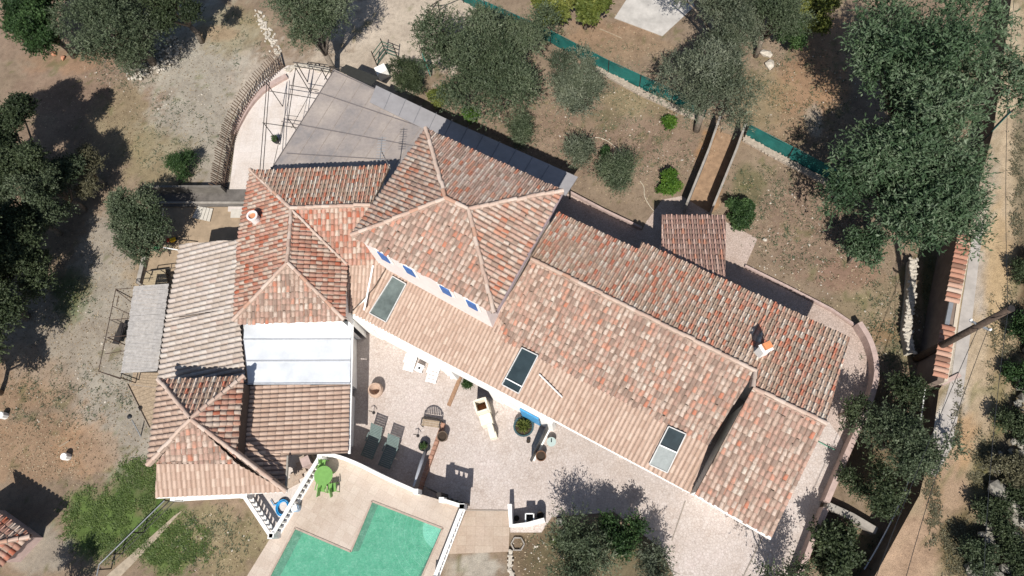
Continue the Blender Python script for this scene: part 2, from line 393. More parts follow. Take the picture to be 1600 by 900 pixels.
# ------------------------------------------------------------------ paving
def paver_mat(name, c1, c2, mortar, scale, kind='cobble'):
    m, n, b = newmat(name); g = N(n, 'ShaderNodeNewGeometry')
    if kind == 'cobble':
        v = N(n, 'ShaderNodeTexVoronoi', feature='DISTANCE_TO_EDGE'); v.inputs['Scale'].default_value = scale
        n.links.new(g.outputs['Position'], v.inputs['Vector'])
        vc = N(n, 'ShaderNodeTexVoronoi'); vc.inputs['Scale'].default_value = scale; n.links.new(g.outputs['Position'], vc.inputs['Vector'])
        c = ramp(n, vc.outputs['Color'], [(.1, c1), (.9, c2)])
        j = ramp(n, v.outputs['Distance'], [(.03, (1, 1, 1)), (.1, (0, 0, 0))]); c = mixc(n, j, c, mortar); hgt = v.outputs['Distance']
    else:
        mp = N(n, 'ShaderNodeMapping'); mp.inputs['Rotation'].default_value = (0, 0, R(27 if kind == 'tileA' else 0)); n.links.new(g.outputs['Position'], mp.inputs[0])
        br = N(n, 'ShaderNodeTexBrick'); br.offset = 0.0; br.inputs['Scale'].default_value = scale; br.inputs['Mortar Size'].default_value = .012
        br.inputs['Brick Width'].default_value = 1.0; br.inputs['Row Height'].default_value = 1.0
        br.inputs['Color1'].default_value = c1; br.inputs['Color2'].default_value = c2; br.inputs['Mortar'].default_value = mortar
        n.links.new(mp.outputs[0], br.inputs['Vector']); c = br.outputs['Color']; hgt = br.outputs['Fac']
    f = noisen(n, .5, 6, .7); f2 = noisen(n, 14, 4, .7)
    c = mixc(n, 1.0, c, ramp(n, f, [(.28, (.78, .74, .70)), (.42, (.93, .91, .89)), (.55, (1, 1, 1)), (.75, (1.08, 1.06, 1.08))]), 'MULTIPLY')
    c = mixc(n, 1.0, c, ramp(n, f2, [(.3, (.84, .84, .84)), (.7, (1.1, 1.1, 1.1))]), 'MULTIPLY')
    n.links.new(c, b.inputs['Base Color']); b.inputs['Roughness'].default_value = .9; b.inputs['Specular IOR Level'].default_value = .2
    bumpn(n, b, hgt, .15, .01); return m
M_patio = paver_mat('patio_cobbles', A(224,212,204), A(212,198,189), A(198,184,175), 7.5)
M_walk = paver_mat('walk_cobbles', A(216,196,184), A(200,180,168), A(178,160,148), 9)
M_deckt = paver_mat('pool_deck_tiles', A(222,206,190), A(214,196,180), A(194,176,160), 2.4, 'tileA')
M_slabt = paver_mat('path_slabs', A(206,188,170), A(198,178,160), A(176,158,140), 2.2, 'tileB')
M_terr = paver_mat('terrace_render', A(238,228,220), A(232,220,210), A(222,210,200), 1.2, 'tileB')
def sheet(name, pts, z, mat, th=.05, kind='structure'):
    mb = MB(); mb.prism([P(x, y, z) for x, y in pts], z-th, z); o = mb.build(name, mat); tag(o, kind=kind); return o
ZP = .03
sheet('patio', [(540,470),(900,560),(1180,600),(1296,660),(1318,690),(1283,785),(1238,905),(1055,905),(1030,855),(960,800),(862,808),(846,832),(797,832),(797,797),(706,797),(716,785),(640,770),(545,715),(440,715),(440,600)], ZP, M_patio)
sheet('path', [(706,795),(797,797),(795,862),(690,866)], ZP+.02, M_slabt)
# walk round the house on the garden side
outer = [(868,296),(890,304),(1003,360),(1010,346),(1035,312),(1065,306),(1096,325),(1137,348),(1182,372),(1163,419),(1298,487),(1335,513),(1354,545),(1362,580),(1352,625),(1318,700),(1283,785)]
inner = [(1200,800),(1260,700),(1300,600),(1250,560),(1100,480),(1000,440),(850,370)]
mb = MB(); 
for a, b in zip(resample([Vector((x, y, 0)) for x, y in outer], 8), resample([Vector((x, y, 0)) for x, y in outer], 8)[1:]):
    pass
tag(MB().prism([P(x, y, .025) for x, y in outer+inner], -.03, .025).build('walkway', M_walk), kind='structure')
sheet('hut_forecourt', [(1131,345),(1183,374),(1163,420),(1128,400)], .05, M_walk)
# left terrace (pergola terrace) and its level
sheet('terrace', [(505,108),(450,102),(405,130),(378,180),(368,215),(358,300),(356,330),(420,330),(560,300),(640,260),(640,160)], .10, M_terr, .14)
sheet('lower_yard', [(385,318),(250,322),(246,352),(228,395),(210,470),(230,480),(300,480),(400,400)], .03, simple('yard_concrete', A(180,158,132), .95, .25, 1.5))
sheet('side_path', [(240,322),(385,322),(385,296),(360,296),(240,300)], .16, simple('old_grey_concrete', A(120,114,108), .95, .35, 2), .2)
sheet('parking_slab', [(985,-10),(960,28),(1035,56),(1085,10),(1080,-12)], .05, simple('bare_white_concrete', A(208,202,194), .95, .25, 1.2), .08)
# pool deck, 1.3 m above the patio
ZD = 1.5
deckP = [(500,716),(545,722),(600,755),(652,772),(722,790),(676,905),(404,905),(420,838)]
poolP = [(570,782),(552,860),(462,826),(415,905),(660,905),(700,826)]
from mathutils.geometry import tessellate_polygon
deck_w = [P(x, y, ZD) for x, y in [(500,712),(512,710),(552,722),(600,748),(650,770),(724,792),(620,1040),(300,1040),(424,838)]]
L1, L2, L3, L4, L5, L6 = P(581,783,ZD), P(548,862,ZD), P(461,825,ZD), P(358,1020,ZD), P(608,1020,ZD), P(692,826,ZD)
mb = MB(); allp = deck_w+[L1, L2, L3, L4, L5, L6]
outerp = [Vector((p.x, p.y, 0)) for p in deck_w]
# deck as a polygon that runs round the pool and leaves through its far end
ring = deck_w[:7]+[L5, L6, L1, L2, L3, L4]+deck_w[7:]
tri = tessellate_polygon([[Vector((p.x, p.y, 0)) for p in ring]])
mb.add([(p.x, p.y, ZD) for p in ring], [tuple(t) for t in tri])
m = len(ring)
for i in range(m):
    a, b = ring[i], ring[(i+1) % m]
    mb.add([(a.x, a.y, ZD), (b.x, b.y, ZD), (b.x, b.y, 0), (a.x, a.y, 0)], [(0, 1, 2, 3)])
tag(mb.build('pool_deck', M_deckt, fix=True), kind='structure')
# basin + steps + water
M_basin = simple('pool_liner', A(150,214,188,1.3), .5, .12, 3)
mb = MB(); pr = [L1, L2, L3, L4, L5, L6]
mb.add([(p.x, p.y, .15) for p in pr], [tuple(t) for t in tessellate_polygon([[Vector((p.x, p.y, 0)) for p in pr]])])
tag(mb.build('pool_floor', M_basin, fix=False), kind='structure')
cst = P(692,826,1.0)
mb = MB(); edg = MB(); top_ = MB()
d1 = (L5-L6).normalized(); d2 = (L1-L6).normalized()
for k_, (rr, zz) in enumerate(((2.7, .4), (2.35, .6), (2.0, .8), (1.6, 1.0), (1.0, 1.3))):
    pts = [Vector((L6.x, L6.y, 0))]; arc_ = []
    for i in range(17):
        t = i/16; v = (d2*math.cos(t*math.pi/2)+d1*math.sin(t*math.pi/2))*rr; pts.append(Vector((L6.x+v.x, L6.y+v.y, 0))); arc_.append(Vector((L6.x+v.x, L6.y+v.y, zz)))
    (top_ if rr == 1.0 else mb).prism(pts, .15+.01*k_, zz); edg.tube(arc_, .013, 5)
tag(mb.build('pool_steps', M_basin), kind='structure')
tag(edg.build('pool_step_edges', simple('pale_step_edge', (.8, .84, .80, 1), .5, .05)), kind='structure')
tag(top_.build('pool_top_step', simple('white_step', (.84, .85, .86, 1), .5, .05)), kind='structure')
mw, n, b = newmat('pool_water_surface')
fw = noisen(n, 2.4, 3, .5); fw2 = noisen(n, 9, 3, .6, dist=1.2)
tr = N(n, 'ShaderNodeBsdfTransparent'); tr.inputs[0].default_value = (.46, .80, .68, 1)
gl = N(n, 'ShaderNodeBsdfGlossy'); gl.inputs['Roughness'].default_value = .06; gl.inputs[0].default_value = (1, 1, 1, 1)
df = N(n, 'ShaderNodeBsdfDiffuse'); wc = mixc(n, 1.0, ramp(n, fw2, [(.32, (.17, .40, .31)), (.5, (.23, .49, .39)), (.66, (.36, .64, .52))]), ramp(n, fw, [(.3, (.78, .84, .82)), (.7, (1.12, 1.08, 1.08))]), 'MULTIPLY'); n.links.new(wc, df.inputs[0])  # mottling paints caustic light into the diffuse colour of the water
mx0 = N(n, 'ShaderNodeMixShader'); mx0.inputs[0].default_value = .34; n.links.new(tr.outputs[0], mx0.inputs[1]); n.links.new(df.outputs[0], mx0.inputs[2])
fres = N(n, 'ShaderNodeFresnel'); fres.inputs[0].default_value = 1.33
mx = N(n, 'ShaderNodeMixShader'); n.links.new(fres.outputs[0], mx.inputs[0]); n.links.new(mx0.outputs[0], mx.inputs[1]); n.links.new(gl.outputs[0], mx.inputs[2])
bp = N(n, 'ShaderNodeBump'); bp.inputs['Strength'].default_value = .5; bp.inputs['Distance'].default_value = .03; n.links.new(fw2, bp.inputs['Height'])
n.links.new(bp.outputs[0], gl.inputs['Normal']); n.links.new(bp.outputs[0], fres.inputs['Normal'])
n.links.new(mx.outputs[0], n.nodes['Material Output'].inputs[0])
mb = MB(); mb.add([(p.x, p.y, 1.38) for p in pr], [tuple(t) for t in tessellate_polygon([[Vector((p.x, p.y, 0)) for p in pr]])])
tag(mb.build('water', mw, fix=False), kind='structure')
mb = MB()                                                     # coping round the water
for a, b_ in zip(pr, pr[1:]+pr[:1]): mb.beam(a+Vector((0, 0, .012)), b_+Vector((0, 0, .012)), .09, .03)
tag(mb.build('pool_coping', simple('coping_stone', A(196,176,160), .8, .2, 5)), kind='structure')

# ================================================================== TILED ROOFS
def roof(parent, name, poly, pl, mat, pitch=.23, course=.31, label=None, clip_eave=False, under=True, jit=1.0):
    """poly: world points lying on plane pl; canal tiles in columns running down the slope."""
    n = pl[1]; dv = Vector((n.x, n.y, 0)); dv = (dv-n*dv.dot(n)).normalized()      # down the slope
    du = dv.cross(n).normalized(); O = poly[0]
    q = [((p-O).dot(du), (p-O).dot(dv)) for p in poly]
    area = sum(q[i][0]*q[(i+1) % len(q)][1]-q[(i+1) % len(q)][0]*q[i][1] for i in range(len(q)))
    if area < 0: q = q[::-1]; poly = poly[::-1]
    nE = len(q); edges = []
    for i in range(nE):
        a, b = q[i], q[(i+1) % nE]; L = math.hypot(b[0]-a[0], b[1]-a[1])
        en = ((b[1]-a[1])/L, -(b[0]-a[0])/L)                                       # outward
        edges.append((a, b, en, en[1] > .88 and not clip_eave))
    umin = min(a[0] for a in q); umax = max(a[0] for a in q)
    ncol = int((umax-umin)/pitch)+2
    V = []; Fc = []; T = []; Ch = []; AL = []
    SEG = 6; RL = .86 if abs(n.x) > abs(n.y) else (.58 if n.y > 0 else .66)
    pale = mat in (TM['pale'], TM['cream'])
    if pale: course = .40; RL = max(RL, .78); jit *= .6
    for c in range(-1, ncol):
        for kind in (0, 1):
            u = umin+(c+.5+(.5 if kind else 0))*pitch
            vs_ = []
            for (a, b, en, ev) in edges:
                if (a[0]-u)*(b[0]-u) <= 0 and abs(a[0]-b[0]) > 1e-6:
                    t = (u-a[0])/(b[0]-a[0]); vs_.append(a[1]+t*(b[1]-a[1]))
            if len(vs_) < 2:
                if u < umin: uu = umin+.01
                elif u > umax: uu = umax-.01
                else: continue
                vs_ = []
                for (a, b, en, ev) in edges:
                    if (a[0]-uu)*(b[0]-uu) <= 0 and abs(a[0]-b[0]) > 1e-6:
                        t = (uu-a[0])/(b[0]-a[0]); vs_.append(a[1]+t*(b[1]-a[1]))
                if len(vs_) < 2: continue
            vlo, vhi = min(vs_)-.35, max(vs_)+.35
            # courses share one phase per slope, counted from the eave
            ve = max(y for x, y in q)
            below = [e for e in edges if e[3]]
            ev_here = None
            for (a, b, en, ev) in below:
                if min(a[0], b[0])-pitch <= u <= max(a[0], b[0])+pitch:
                    t = (u-a[0])/(b[0]-a[0]); ev_here = a[1]+t*(b[1]-a[1])
            base = (ev_here if ev_here is not None else ve)+.05
            uj = random.gauss(0, .006)*jit
            v1 = base
            while v1-course > vhi: v1 -= course
            while v1 > vlo:
                sl = random.gauss(0, .022)*jit; va = v1-course-.03+sl; vb = v1+sl
                ra = pitch*(.36 if kind == 0 else .30); rb = pitch*(.30 if kind == 0 else .36)
                ra, rb = (pitch*.34, pitch*.395) if kind == 0 else (pitch*.28, pitch*.22)
                k0 = len(V); tw = random.gauss(0, .008)*jit; tint = random.random()
                for (v, r, lift, ux) in ((va, ra, .0, u+uj-tw), (vb, rb, .014 if n.y > 0 else .026, u+uj+tw)):
                    for j in range(SEG+1):
                        an = math.pi*j/SEG
                        if kind == 0: V.append((ux-math.cos(an)*r, v, .035+lift+math.sin(an)*r*RL)); 
                        else: V.append((ux-math.cos(an)*r*1.05, v, .066+lift*.6-math.sin(an)*r*.5))
                        T.append(tint); Ch.append(float(kind)); AL.append(0.0 if v == va else 1.0)
                for j in range(SEG): Fc.append((k0+j, k0+j+1, k0+SEG+2+j, k0+SEG+1+j))
                if kind == 0:                                                       # visible tile edge at the lower end
                    k1 = len(V)
                    for j in range(SEG+1):
                        an = math.pi*j/SEG; r = rb-.014
                        V.append((u+uj+tw-math.cos(an)*r, vb, .058+math.sin(an)*r*RL)); T.append(tint); Ch.append(.6); AL.append(1.0)
                    for j in range(SEG): Fc.append((k0+SEG+1+j, k0+SEG+2+j, k1+j+1, k1+j))
                v1 -= course
    me = bpy.data.meshes.new(name)
    me.from_pydata(V, [], Fc)
    for an, arr in (('tint', T), ('chan', Ch), ('al', AL)):
        at = me.attributes.new(an, 'FLOAT', 'POINT'); at.data.foreach_set('value', arr)
    bm = bmesh.new(); bm.from_mesh(me)
    for (a, b, en, ev) in edges:
        off = .22 if ev else 0
        bmesh.ops.bisect_plane(bm, geom=bm.verts[:]+bm.edges[:]+bm.faces[:], plane_co=(a[0]+en[0]*off, a[1]+en[1]*off, 0), plane_no=(en[0], en[1], 0), clear_outer=True)
    bm.to_mesh(me); bm.free()
    o0 = ORG[parent.name]; M = Matrix((( du.x, dv.x, n.x, (O-o0).x), (du.y, dv.y, n.y, (O-o0).y), (du.z, dv.z, n.z, (O-o0).z), (0, 0, 0, 1)))
    me.transform(M); me.materials.append(mat); me.polygons.foreach_set('use_smooth', [True]*len(me.polygons)); me.update()
    ob = bpy.data.objects.new(name, me); COL.objects.link(ob); ob.parent = parent; ORG[ob.name] = o0
    if label: ob['label'] = label
    if under:
        mb = MB(); mb.slab([p-Vector((0, 0, .005)) for p in poly], .10); mb.build('roof_deck', M_under, ob)
    return ob
def ridge(parent, pts, r=.095, name='ridge_cap', mat=None, L=.42, lift=.09):
    """line of overlapping half round cap tiles on a mortar bed, from the first point up to the last."""
    pts = [Vector(p) for p in pts]; V = []; Fc = []; T = []; Ch = []; SEG = 6
    for a, b in zip(pts, pts[1:]):
        d = (b-a); n = max(1, int(d.length/L)); d = d/n; dd = d.normalized()
        x = dd.cross(Vector((0, 0, 1))).normalized(); z = x.cross(dd).normalized()
        for i in range(n):
            p0 = a+d*i-dd*.04; p1 = a+d*(i+1); k0 = len(V); tint = random.random(); jx = x*random.gauss(0, .012)
            for (p, rr, l) in ((p0, r*1.1, .045), (p1, r*.9, .01)):
                for j in range(SEG+1):
                    an = math.pi*j/SEG; V.append(p+jx-x*math.cos(an)*rr+z*(math.sin(an)*rr*.75+l+lift)); T.append(tint); Ch.append(0)
            for j in range(SEG): Fc.append((k0+j, k0+j+1, k0+SEG+2+j, k0+SEG+1+j))
            k1 = len(V)
            for sgn in (0, 1):                                                      # mortar skirts down to the tiles
                for p in (p0, p1):
                    q0 = p-x*(1-2*sgn)*r*1.02+z*(lift+.04); V.append(q0); V.append(q0-z*.16-x*(1-2*sgn)*.05); T += [.1, .1]; Ch += [.8, .8]
            Fc.append((k1, k1+1, k1+3, k1+2)); Fc.append((k1+4, k1+5, k1+7, k1+6))
    return npmesh(name, np.array([tuple(v) for v in V]), np.array(Fc), mat or M_ridge, parent, attrs={'tint': T, 'chan': Ch, 'al': [1.0]*len(T)}, smooth=True)
def block(mb, poly, inset, drop=.14, z0=0):
    c = sum((Vector((p.x, p.y, 0)) for p in poly), Vector())/len(poly); out = []
    for p in poly:
        d = Vector((c.x-p.x, c.y-p.y, 0)); L = d.length; q = p+d*(inset/L); out.append(q)
    return out
def prism_under(mb, poly, pl, inset=.4, drop=.16, z0=0.0):
    q = []
    for p in block(None, poly, inset):
        z = pl[0].z-((p.x-pl[0].x)*pl[1].x+(p.y-pl[0].y)*pl[1].y)/pl[1].z-drop; q.append(Vector((p.x, p.y, z)))
    mb.prism(q, z0)

villa = thing('villa', P(800,520,0), 'sprawling villa of many tiled roofs with a raised square tower and white arcade', 'house')
# --- planes
A1 = P(697,311,8.15); A2 = P(732,327,8.15)
TN = P(666,203,7.35); TE = P(878,299,7.35); TS = P(772,488,7.35); TW = P(551,368,7.35)
plNW = plane3(A1, TN, TW); plSE = plane3(A2, TE, TS); plNE = plane3(TN, TE, (A1+A2)/2); plSW = plane3(TW, TS, (A1+A2)/2)
R1 = P(830,405,4.9); R2 = P(1180,580,4.9)
plN = plane3(R1, R2, P(1150,450,4.1))            # garden slope of the long wing
R3 = on_plane(1176,606,plN); R4 = on_plane(1290,662,plN)
plM = plane3(R1, R2, P(1080,768,2.8))            # patio slope
plX = plane3(R3, R4, P(1145,803,3.5))           # separate slope at the end
# western wing
W1 = P(456,328,5.0); W2 = P(450,411,5.0)
plWW = plane3(W1, W2, P(374,420,3.95)); plWE = plane3(W1, W2, P(541,455,4.05)); plWS = plane3(W2, P(370,500,4.0), P(538,498,4.0))
D1 = P(456,326,5.0); D2 = P(580,321,5.0)
plDN = plane3(D1, D2, P(500,265,4.35)); plDS = plane3(D1, D2, P(541,412,4.05))
plL = plane3(P(378,376,3.3), P(378,590,3.3), P(262,480,2.6))
AP = P(299,654,4.8)
plPN = plane3(AP, P(250,595,4.05), P(380,590,4.05)); plPW = plane3(AP, P(250,595,4.05), P(233,724,4.05))
plPE = plane3(AP, P(380,590,4.05), P(368,716,4.1)); plPS = plane3(AP, P(245,775,3.35), P(447,766,3.35))
plG = plane3(P(372,603,3.0), P(546,601,2.4), P(543,708,2.4))
plF = plane3(P(380,503,3.2), P(375,600,3.2), P(546,550,2.5))
plC = plane3(P(541,412,3.9), P(586,414,3.9), P(548,488,3.1))
def pp(pl, *pts): return [on_plane(x, y, pl) for x, y in pts]
wb = MB()
# --- tower
roof(villa, 'tower_roof', [TN, A1, TW], plNW, TM['tower'], label='west hip slope of the tower')
roof(villa, 'tower_roof', [TN, TE, A2, A1], plNE, TM['tower'], label='garden side slope of the tower')
roof(villa, 'tower_roof', [TE, TS, A2], plSE, TM['tower'], label='east hip slope of the tower')
roof(villa, 'tower_roof', [TS, TW, A1, A2], plSW, TM['mix'], label='large patio side slope of the tower')
for a, b in ((TN, A1), (TE, A2), (TS, A2), (TW, A1), (A1, A2)): ridge(villa, [a, b])
tp = [TN, TE, TS, TW]; cc = sum(tp, Vector())/4
def inset_poly(pts, offs):
    n_ = len(pts); L_ = []; c_ = sum((Vector((p.x, p.y, 0)) for p in pts), Vector())/n_
    for i in range(n_):
        a_, b_ = pts[i], pts[(i+1) % n_]; d = Vector((b_.x-a_.x, b_.y-a_.y, 0)).normalized(); m_ = Vector((-d.y, d.x, 0))
        if m_.dot(c_-Vector((a_.x, a_.y, 0))) < 0: m_ = -m_
        L_.append((Vector((a_.x, a_.y, 0))+m_*offs[i], d))
    out_ = []
    for i in range(n_):
        (p, d), (q, e) = L_[i-1], L_[i]; t = ((q.x-p.x)*e.y-(q.y-p.y)*e.x)/(d.x*e.y-d.y*e.x); out_.append(p+d*t)
    return out_
tin = inset_poly(tp, [.35, .62, .10, .35])
MB().prism([Vector((p.x, p.y, 7.22)) for p in tin], 0, 7.22).build('tower_wall', M_pinkwall, villa)
# stripes and shutters on the patio side wall of the tower
a, b = tin[2], tin[3]; dd = (b-a); dd.z = 0; L = dd.length; dd.normalize(); nn = Vector((-dd.y, dd.x, 0)); 
if nn.dot(Vector((cc.x, cc.y, 0))-Vector((a.x, a.y, 0))) > 0: nn = -nn
def tower_pt(px, py, z): 
    # point on the wall plane for a photo pixel column
    p = P(px, py, z); t = (Vector((p.x-a.x, p.y-a.y, 0))).dot(dd); return Vector((a.x, a.y, z))+dd*t
for (px, py) in ((598,405), (637,428), (695,457), (737,478)):
    c = tower_pt(px, py, 6.3)+nn*.035
    fr = MB().frame_box(c+nn*.0, dd, nn, (0, 0, 1), .42, .02, .56).build('window_surround', M_white, villa)
    MB().frame_box(c+nn*.05, dd, nn, (0, 0, 1), .25, .025, .45).build('shutter', M_blue, fr)
# grey flashing gutter along the east side
MB().beam(TE+Vector((.05, 0, -.10)), TS+Vector((.08, 0, -.10)), .12, .10).build('gutter', simple('mauve_gutter', (.28, .22, .23, 1), .5), villa)
# --- long wing, garden slope
polyN = pp(plN, (830,405), (868,332), (998,385), (1004,378), (1326,529), (1290,662), (1176,606), (1180,580))
pN1 = pp(plN, (828,404), (870,333), (998,392), (960,470)); pN2 = pp(plN, (960,470), (1002,380), (1200,470), (1180,580))
pN3 = pp(plN, (1180,580), (1200,470), (1327,529), (1290,662), (1176,606))
roof(villa, 'garden_slope_roof', pN1, plN, TM['old']); roof(villa, 'garden_slope_roof', pN2, plN, TM['old']); roof(villa, 'garden_slope_roof', pN3, plN, TM['old'])
ridge(villa, [R2, R1]); ridge(villa, [R4, R3]); ridge(villa, [R3, on_plane(1180,580,plN)])
prism_under(wb, pp(plN, (832,404), (874,345), (1320,534), (1284,652), (1176,580)), plN, .35, .25)
# --- patio slope
roof(villa, 'patio_slope_roof', pp(plM, (830,405), (1180,580), (1107,694), (790,532), (768,508)), plM, TM['mix'], label='old mottled upper tiles of the patio slope')
roof(villa, 'patio_slope_roof', pp(plM, (790,532), (1107,694), (1080,768), (762,598)), plM, TM['pale'], pitch=.215, jit=.4, label='newer pale tiles along the patio eave')
roof(villa, 'patio_slope_roof', pp(plM, (548,487), (592,392), (780,492), (790,532), (762,598)), plM, TM['pale'], pitch=.20, jit=.3, label='pale tiles below the tower')
prism_under(wb, pp(plM, (772,512), (832,408), (1178,582), (1112,700)), plM, .6, .25)
roof(villa, 'end_roof', [R3, R4]+pp(plX, (1206,839), (1087,770)), plX, TM['mix'], label='separate mottled roof at the far end of the wing')
prism_under(wb, [R3, R4]+pp(plX, (1206,839), (1087,770)), plX, .35, .16)
px_ = pp(plX, (1087,771), (1206,840))
MB().beam(px_[0]-Vector((0, 0, .12)), px_[1]-Vector((0, 0, .12)), .22, .16).build('eave_board', M_white, villa)
# --- western roofs
roof(villa, 'west_roof', pp(plWW, (393,268), (456,328), (450,411), (368,499), (374,372)), plWW, TM['red'], label='red tiled slope beside the round chimney')
roof(villa, 'west_roof', pp(plWE, (458,329), (541,413), (538,498), (451,411)), plWE, TM['red'])
roof(villa, 'west_roof', pp(plWS, (450,411), (538,500), (380,505), (366,500)), plWS, TM['mix'])
ridge(villa, [W2, W1]); ridge(villa, [on_plane(366,500,plWS), W2]); ridge(villa, [on_plane(538,499,plWS), W2]); ridge(villa, [on_plane(393,267,plWW), W1])
roof(villa, 'link_roof', pp(plDN, (394,268), (610,260), (580,322), (456,327)), plDN, TM['old'], label='dark tiled slope above the glazed canopy')
roof(villa, 'link_roof', pp(plDS, (458,328), (600,320), (606,412), (541,413)), plDS, TM['red'])
ridge(villa, [D1, D2]); ridge(villa, [on_plane(541,413,plDS), W1], r=.07)
roof(villa, 'link_roof', pp(plC, (541,411), (608,411), (584,450), (548,488), (541,488)), plC, TM['pale'], jit=.4, pitch=.2, label='small pale slope below the link roof')
def zmax(x, y):
    a__, b__ = on_plane(x, y, plM), on_plane(x, y, plC); return (a__ if a__.z > b__.z else b__)+Vector((0, 0, .13))
MB().beam(zmax(584,416), zmax(570,486), .09, .03).build('valley_flashing', M_white, villa)
prism_under(wb, pp(plWW, (400,280), (456,330), (450,411), (380,490), (378,372)), plWW, .3, .2)
prism_under(wb, pp(plWE, (456,330), (541,413), (538,498), (451,411)), plWE, .15, .2)
prism_under(wb, pp(plWS, (450,411), (538,500), (380,500)), plWS, .3, .2)
prism_under(wb, pp(plDN, (400,272), (600,264), (580,322), (456,327)), plDN, .35, .2)
prism_under(wb, pp(plDS, (460,330), (590,323), (590,408), (545,408)), plDS, .2, .25)
prism_under(wb, pp(plC, (541,411), (590,413), (570,470), (550,480)), plC, .1, .2)
# --- cream lean-to
roof(villa, 'lean_to_roof', pp(plL, (284,382), (378,375), (374,480), (262,500)), plL, TM['cream'], pitch=.285, jit=.6, label='bleached cream tiles of the lean-to')
roof(villa, 'lean_to_roof', pp(plL, (262,500), (374,480), (386,598), (249,598)), plL, TM['cream'], pitch=.285, jit=.6)
prism_under(wb, pp(plL, (284,382), (378,375), (386,590), (249,592)), plL, .3, .18)
mb = MB(); e = pp(plL, (283,381), (261,500), (248,598)); mb.beam(e[0]-Vector((0,0,.1)), e[1]-Vector((0,0,.1)), .1, .1); mb.beam(e[1]-Vector((0,0,.1)), e[2]-Vector((0,0,.1)), .1, .1); mb.build('gutter', M_white, villa)
# --- south-west pavilion
roof(villa, 'pavilion_roof', [AP]+pp(plPN, (250,595), (380,590)), plPN, TM['old'], pitch=.30, label='dark weathered slope of the pavilion')
roof(villa, 'pavilion_roof', [AP]+pp(plPW, (250,595), (233,724)), plPW, TM['pale'], pitch=.27)
roof(villa, 'pavilion_roof', [AP]+pp(plPE, (380,590), (368,716)), plPE, TM['red'], pitch=.265, label='orange slope of the pavilion')
roof(villa, 'pavilion_roof', [AP]+pp(plPS, (245,724), (372,724)), plPS, TM['mix'], pitch=.27, clip_eave=True)
roof(villa, 'pavilion_roof', pp(plPS, (245,724), (372,724), (447,766), (245,775)), plPS, TM['pale'], pitch=.24, jit=.3, label='new pale tiles along the pavilion eave')
ridge(villa, [on_plane(250,594,plPN), AP]); ridge(villa, [on_plane(381,589,plPN), AP]); ridge(villa, [on_plane(233,725,plPW), AP]); ridge(villa, [on_plane(447,767,plPS), AP])
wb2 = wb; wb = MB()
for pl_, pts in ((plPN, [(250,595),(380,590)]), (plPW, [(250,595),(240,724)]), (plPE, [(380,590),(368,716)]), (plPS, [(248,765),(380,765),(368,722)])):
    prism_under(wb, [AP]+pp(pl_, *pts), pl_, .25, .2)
wb.build('wall', simple('painted_shade_render', (.10, .075, .06, 1), .95), villa); wb = wb2  # shade on the pavilion walls is put into this dark brown colour
mb = MB(); e = pp(plPS, (244,777), (448,767)); mb.beam(e[0]-Vector((0,0,.08)), e[1]-Vector((0,0,.08)), .12, .1); mb.build('gutter', M_white, villa)
roof(villa, 'annexe_roof', pp(plG, (372,603), (546,601), (543,708), (450,711), (366,708)), plG, TM['pale'], pitch=.235, jit=.5, label='pale pinkish tiles of the annexe')
roof(villa, 'annexe_roof', pp(plG, (366,708), (450,710), (446,764), (366,716)), plG, TM['pale'], pitch=.235, jit=.5)
prism_under(wb, pp(plG, (372,603), (540,601), (538,690), (450,706), (400,735), (366,715)), plG, .3, .18)
mb = MB(); e = pp(plG, (549,500), (546,709)); mb.beam(P(551,500,2.4), P(546,709,2.3), .12, .1); mb.build('gutter', M_plwhite, villa)
MB().beam(P(450,712,2.95), P(447,765,2.95), .08, .12).build('fascia', M_conc, villa)
# insulated white panels: three sheets with raised joints
ys_ = [502, 531, 564.5, 600]
M_panel = simple('white_sandwich_panel', (.68, .70, .72, 1), .35, .2, .7, .12, spec=.5)
for i in range(3):
    q = pp(plF, (383-3*i*.7, ys_[i]+.8), (549-.6*i, ys_[i]+.2), (548.4-.6*i, ys_[i+1]-.2), (381-3*i*.7, ys_[i+1]+.4))
    pn = MB().slab([p+Vector((0, 0, .05)) for p in q], .08).build('white_roof_panel', M_panel, villa)
    MB().beam(q[3]+Vector((0, 0, .07)), q[2]+Vector((0, 0, .07)), .07, .05).build('joint', simple('panel_joint', (.42, .43, .45, 1), .5), pn)
prism_under(wb, pp(plF, (390,510), (540,508), (540,595), (390,595)), plF, .2, .2)
wb.build('wall', M_white, villa)
# --- arcade along the patio (2.3 m high wall with openings and blue shutter)
aw = MB()
def ev(px): 
    y = 487+(px-548)*.5282; p = on_plane(px, y, plM); return p
e0, e1 = ev(552), ev(866); ed = (e1-e0); ed.z = 0; Lw = ed.length; ed.normalize(); en = Vector((-ed.y, ed.x, 0))     # inward (garden side)
if en.y < 0: en = -en
def ap(s, off, z): return Vector((e0.x, e0.y, z))+ed*s+en*off
off = -.10; top = 2.62
piers = [0.0, 1.2, 5.3, 6.1, 8.3, 8.9, 10.6, 11.1, Lw-.7, Lw]
aw.frame_box(ap(Lw/2, off, 2.42), ed, en, (0, 0, 1), Lw/2, .14, .22)
for i in range(0, len(piers)-1, 2):
    s0, s1 = piers[i], min(piers[i+1], Lw)
    if s1 > s0: aw.frame_box(ap((s0+s1)/2, off, 1.1), ed, en, (0, 0, 1), (s1-s0)/2, .14, 1.1)
aw.frame_box(ap(3.2, off+.02, 1.1), ed, en, (0, 0, 1), 2.0, .10, 1.1)
aw.frame_box(ap(9.7, off+.02, 1.1), ed, en, (0, 0, 1), .8, .10, 1.1)
aw.beam(P(537,489,2.5), P(563,484,2.5), .24, .5); aw.beam(P(563,484,2.5), P(584,497,2.5), .24, .5)
aw.build('arcade_wall', M_white, villa)
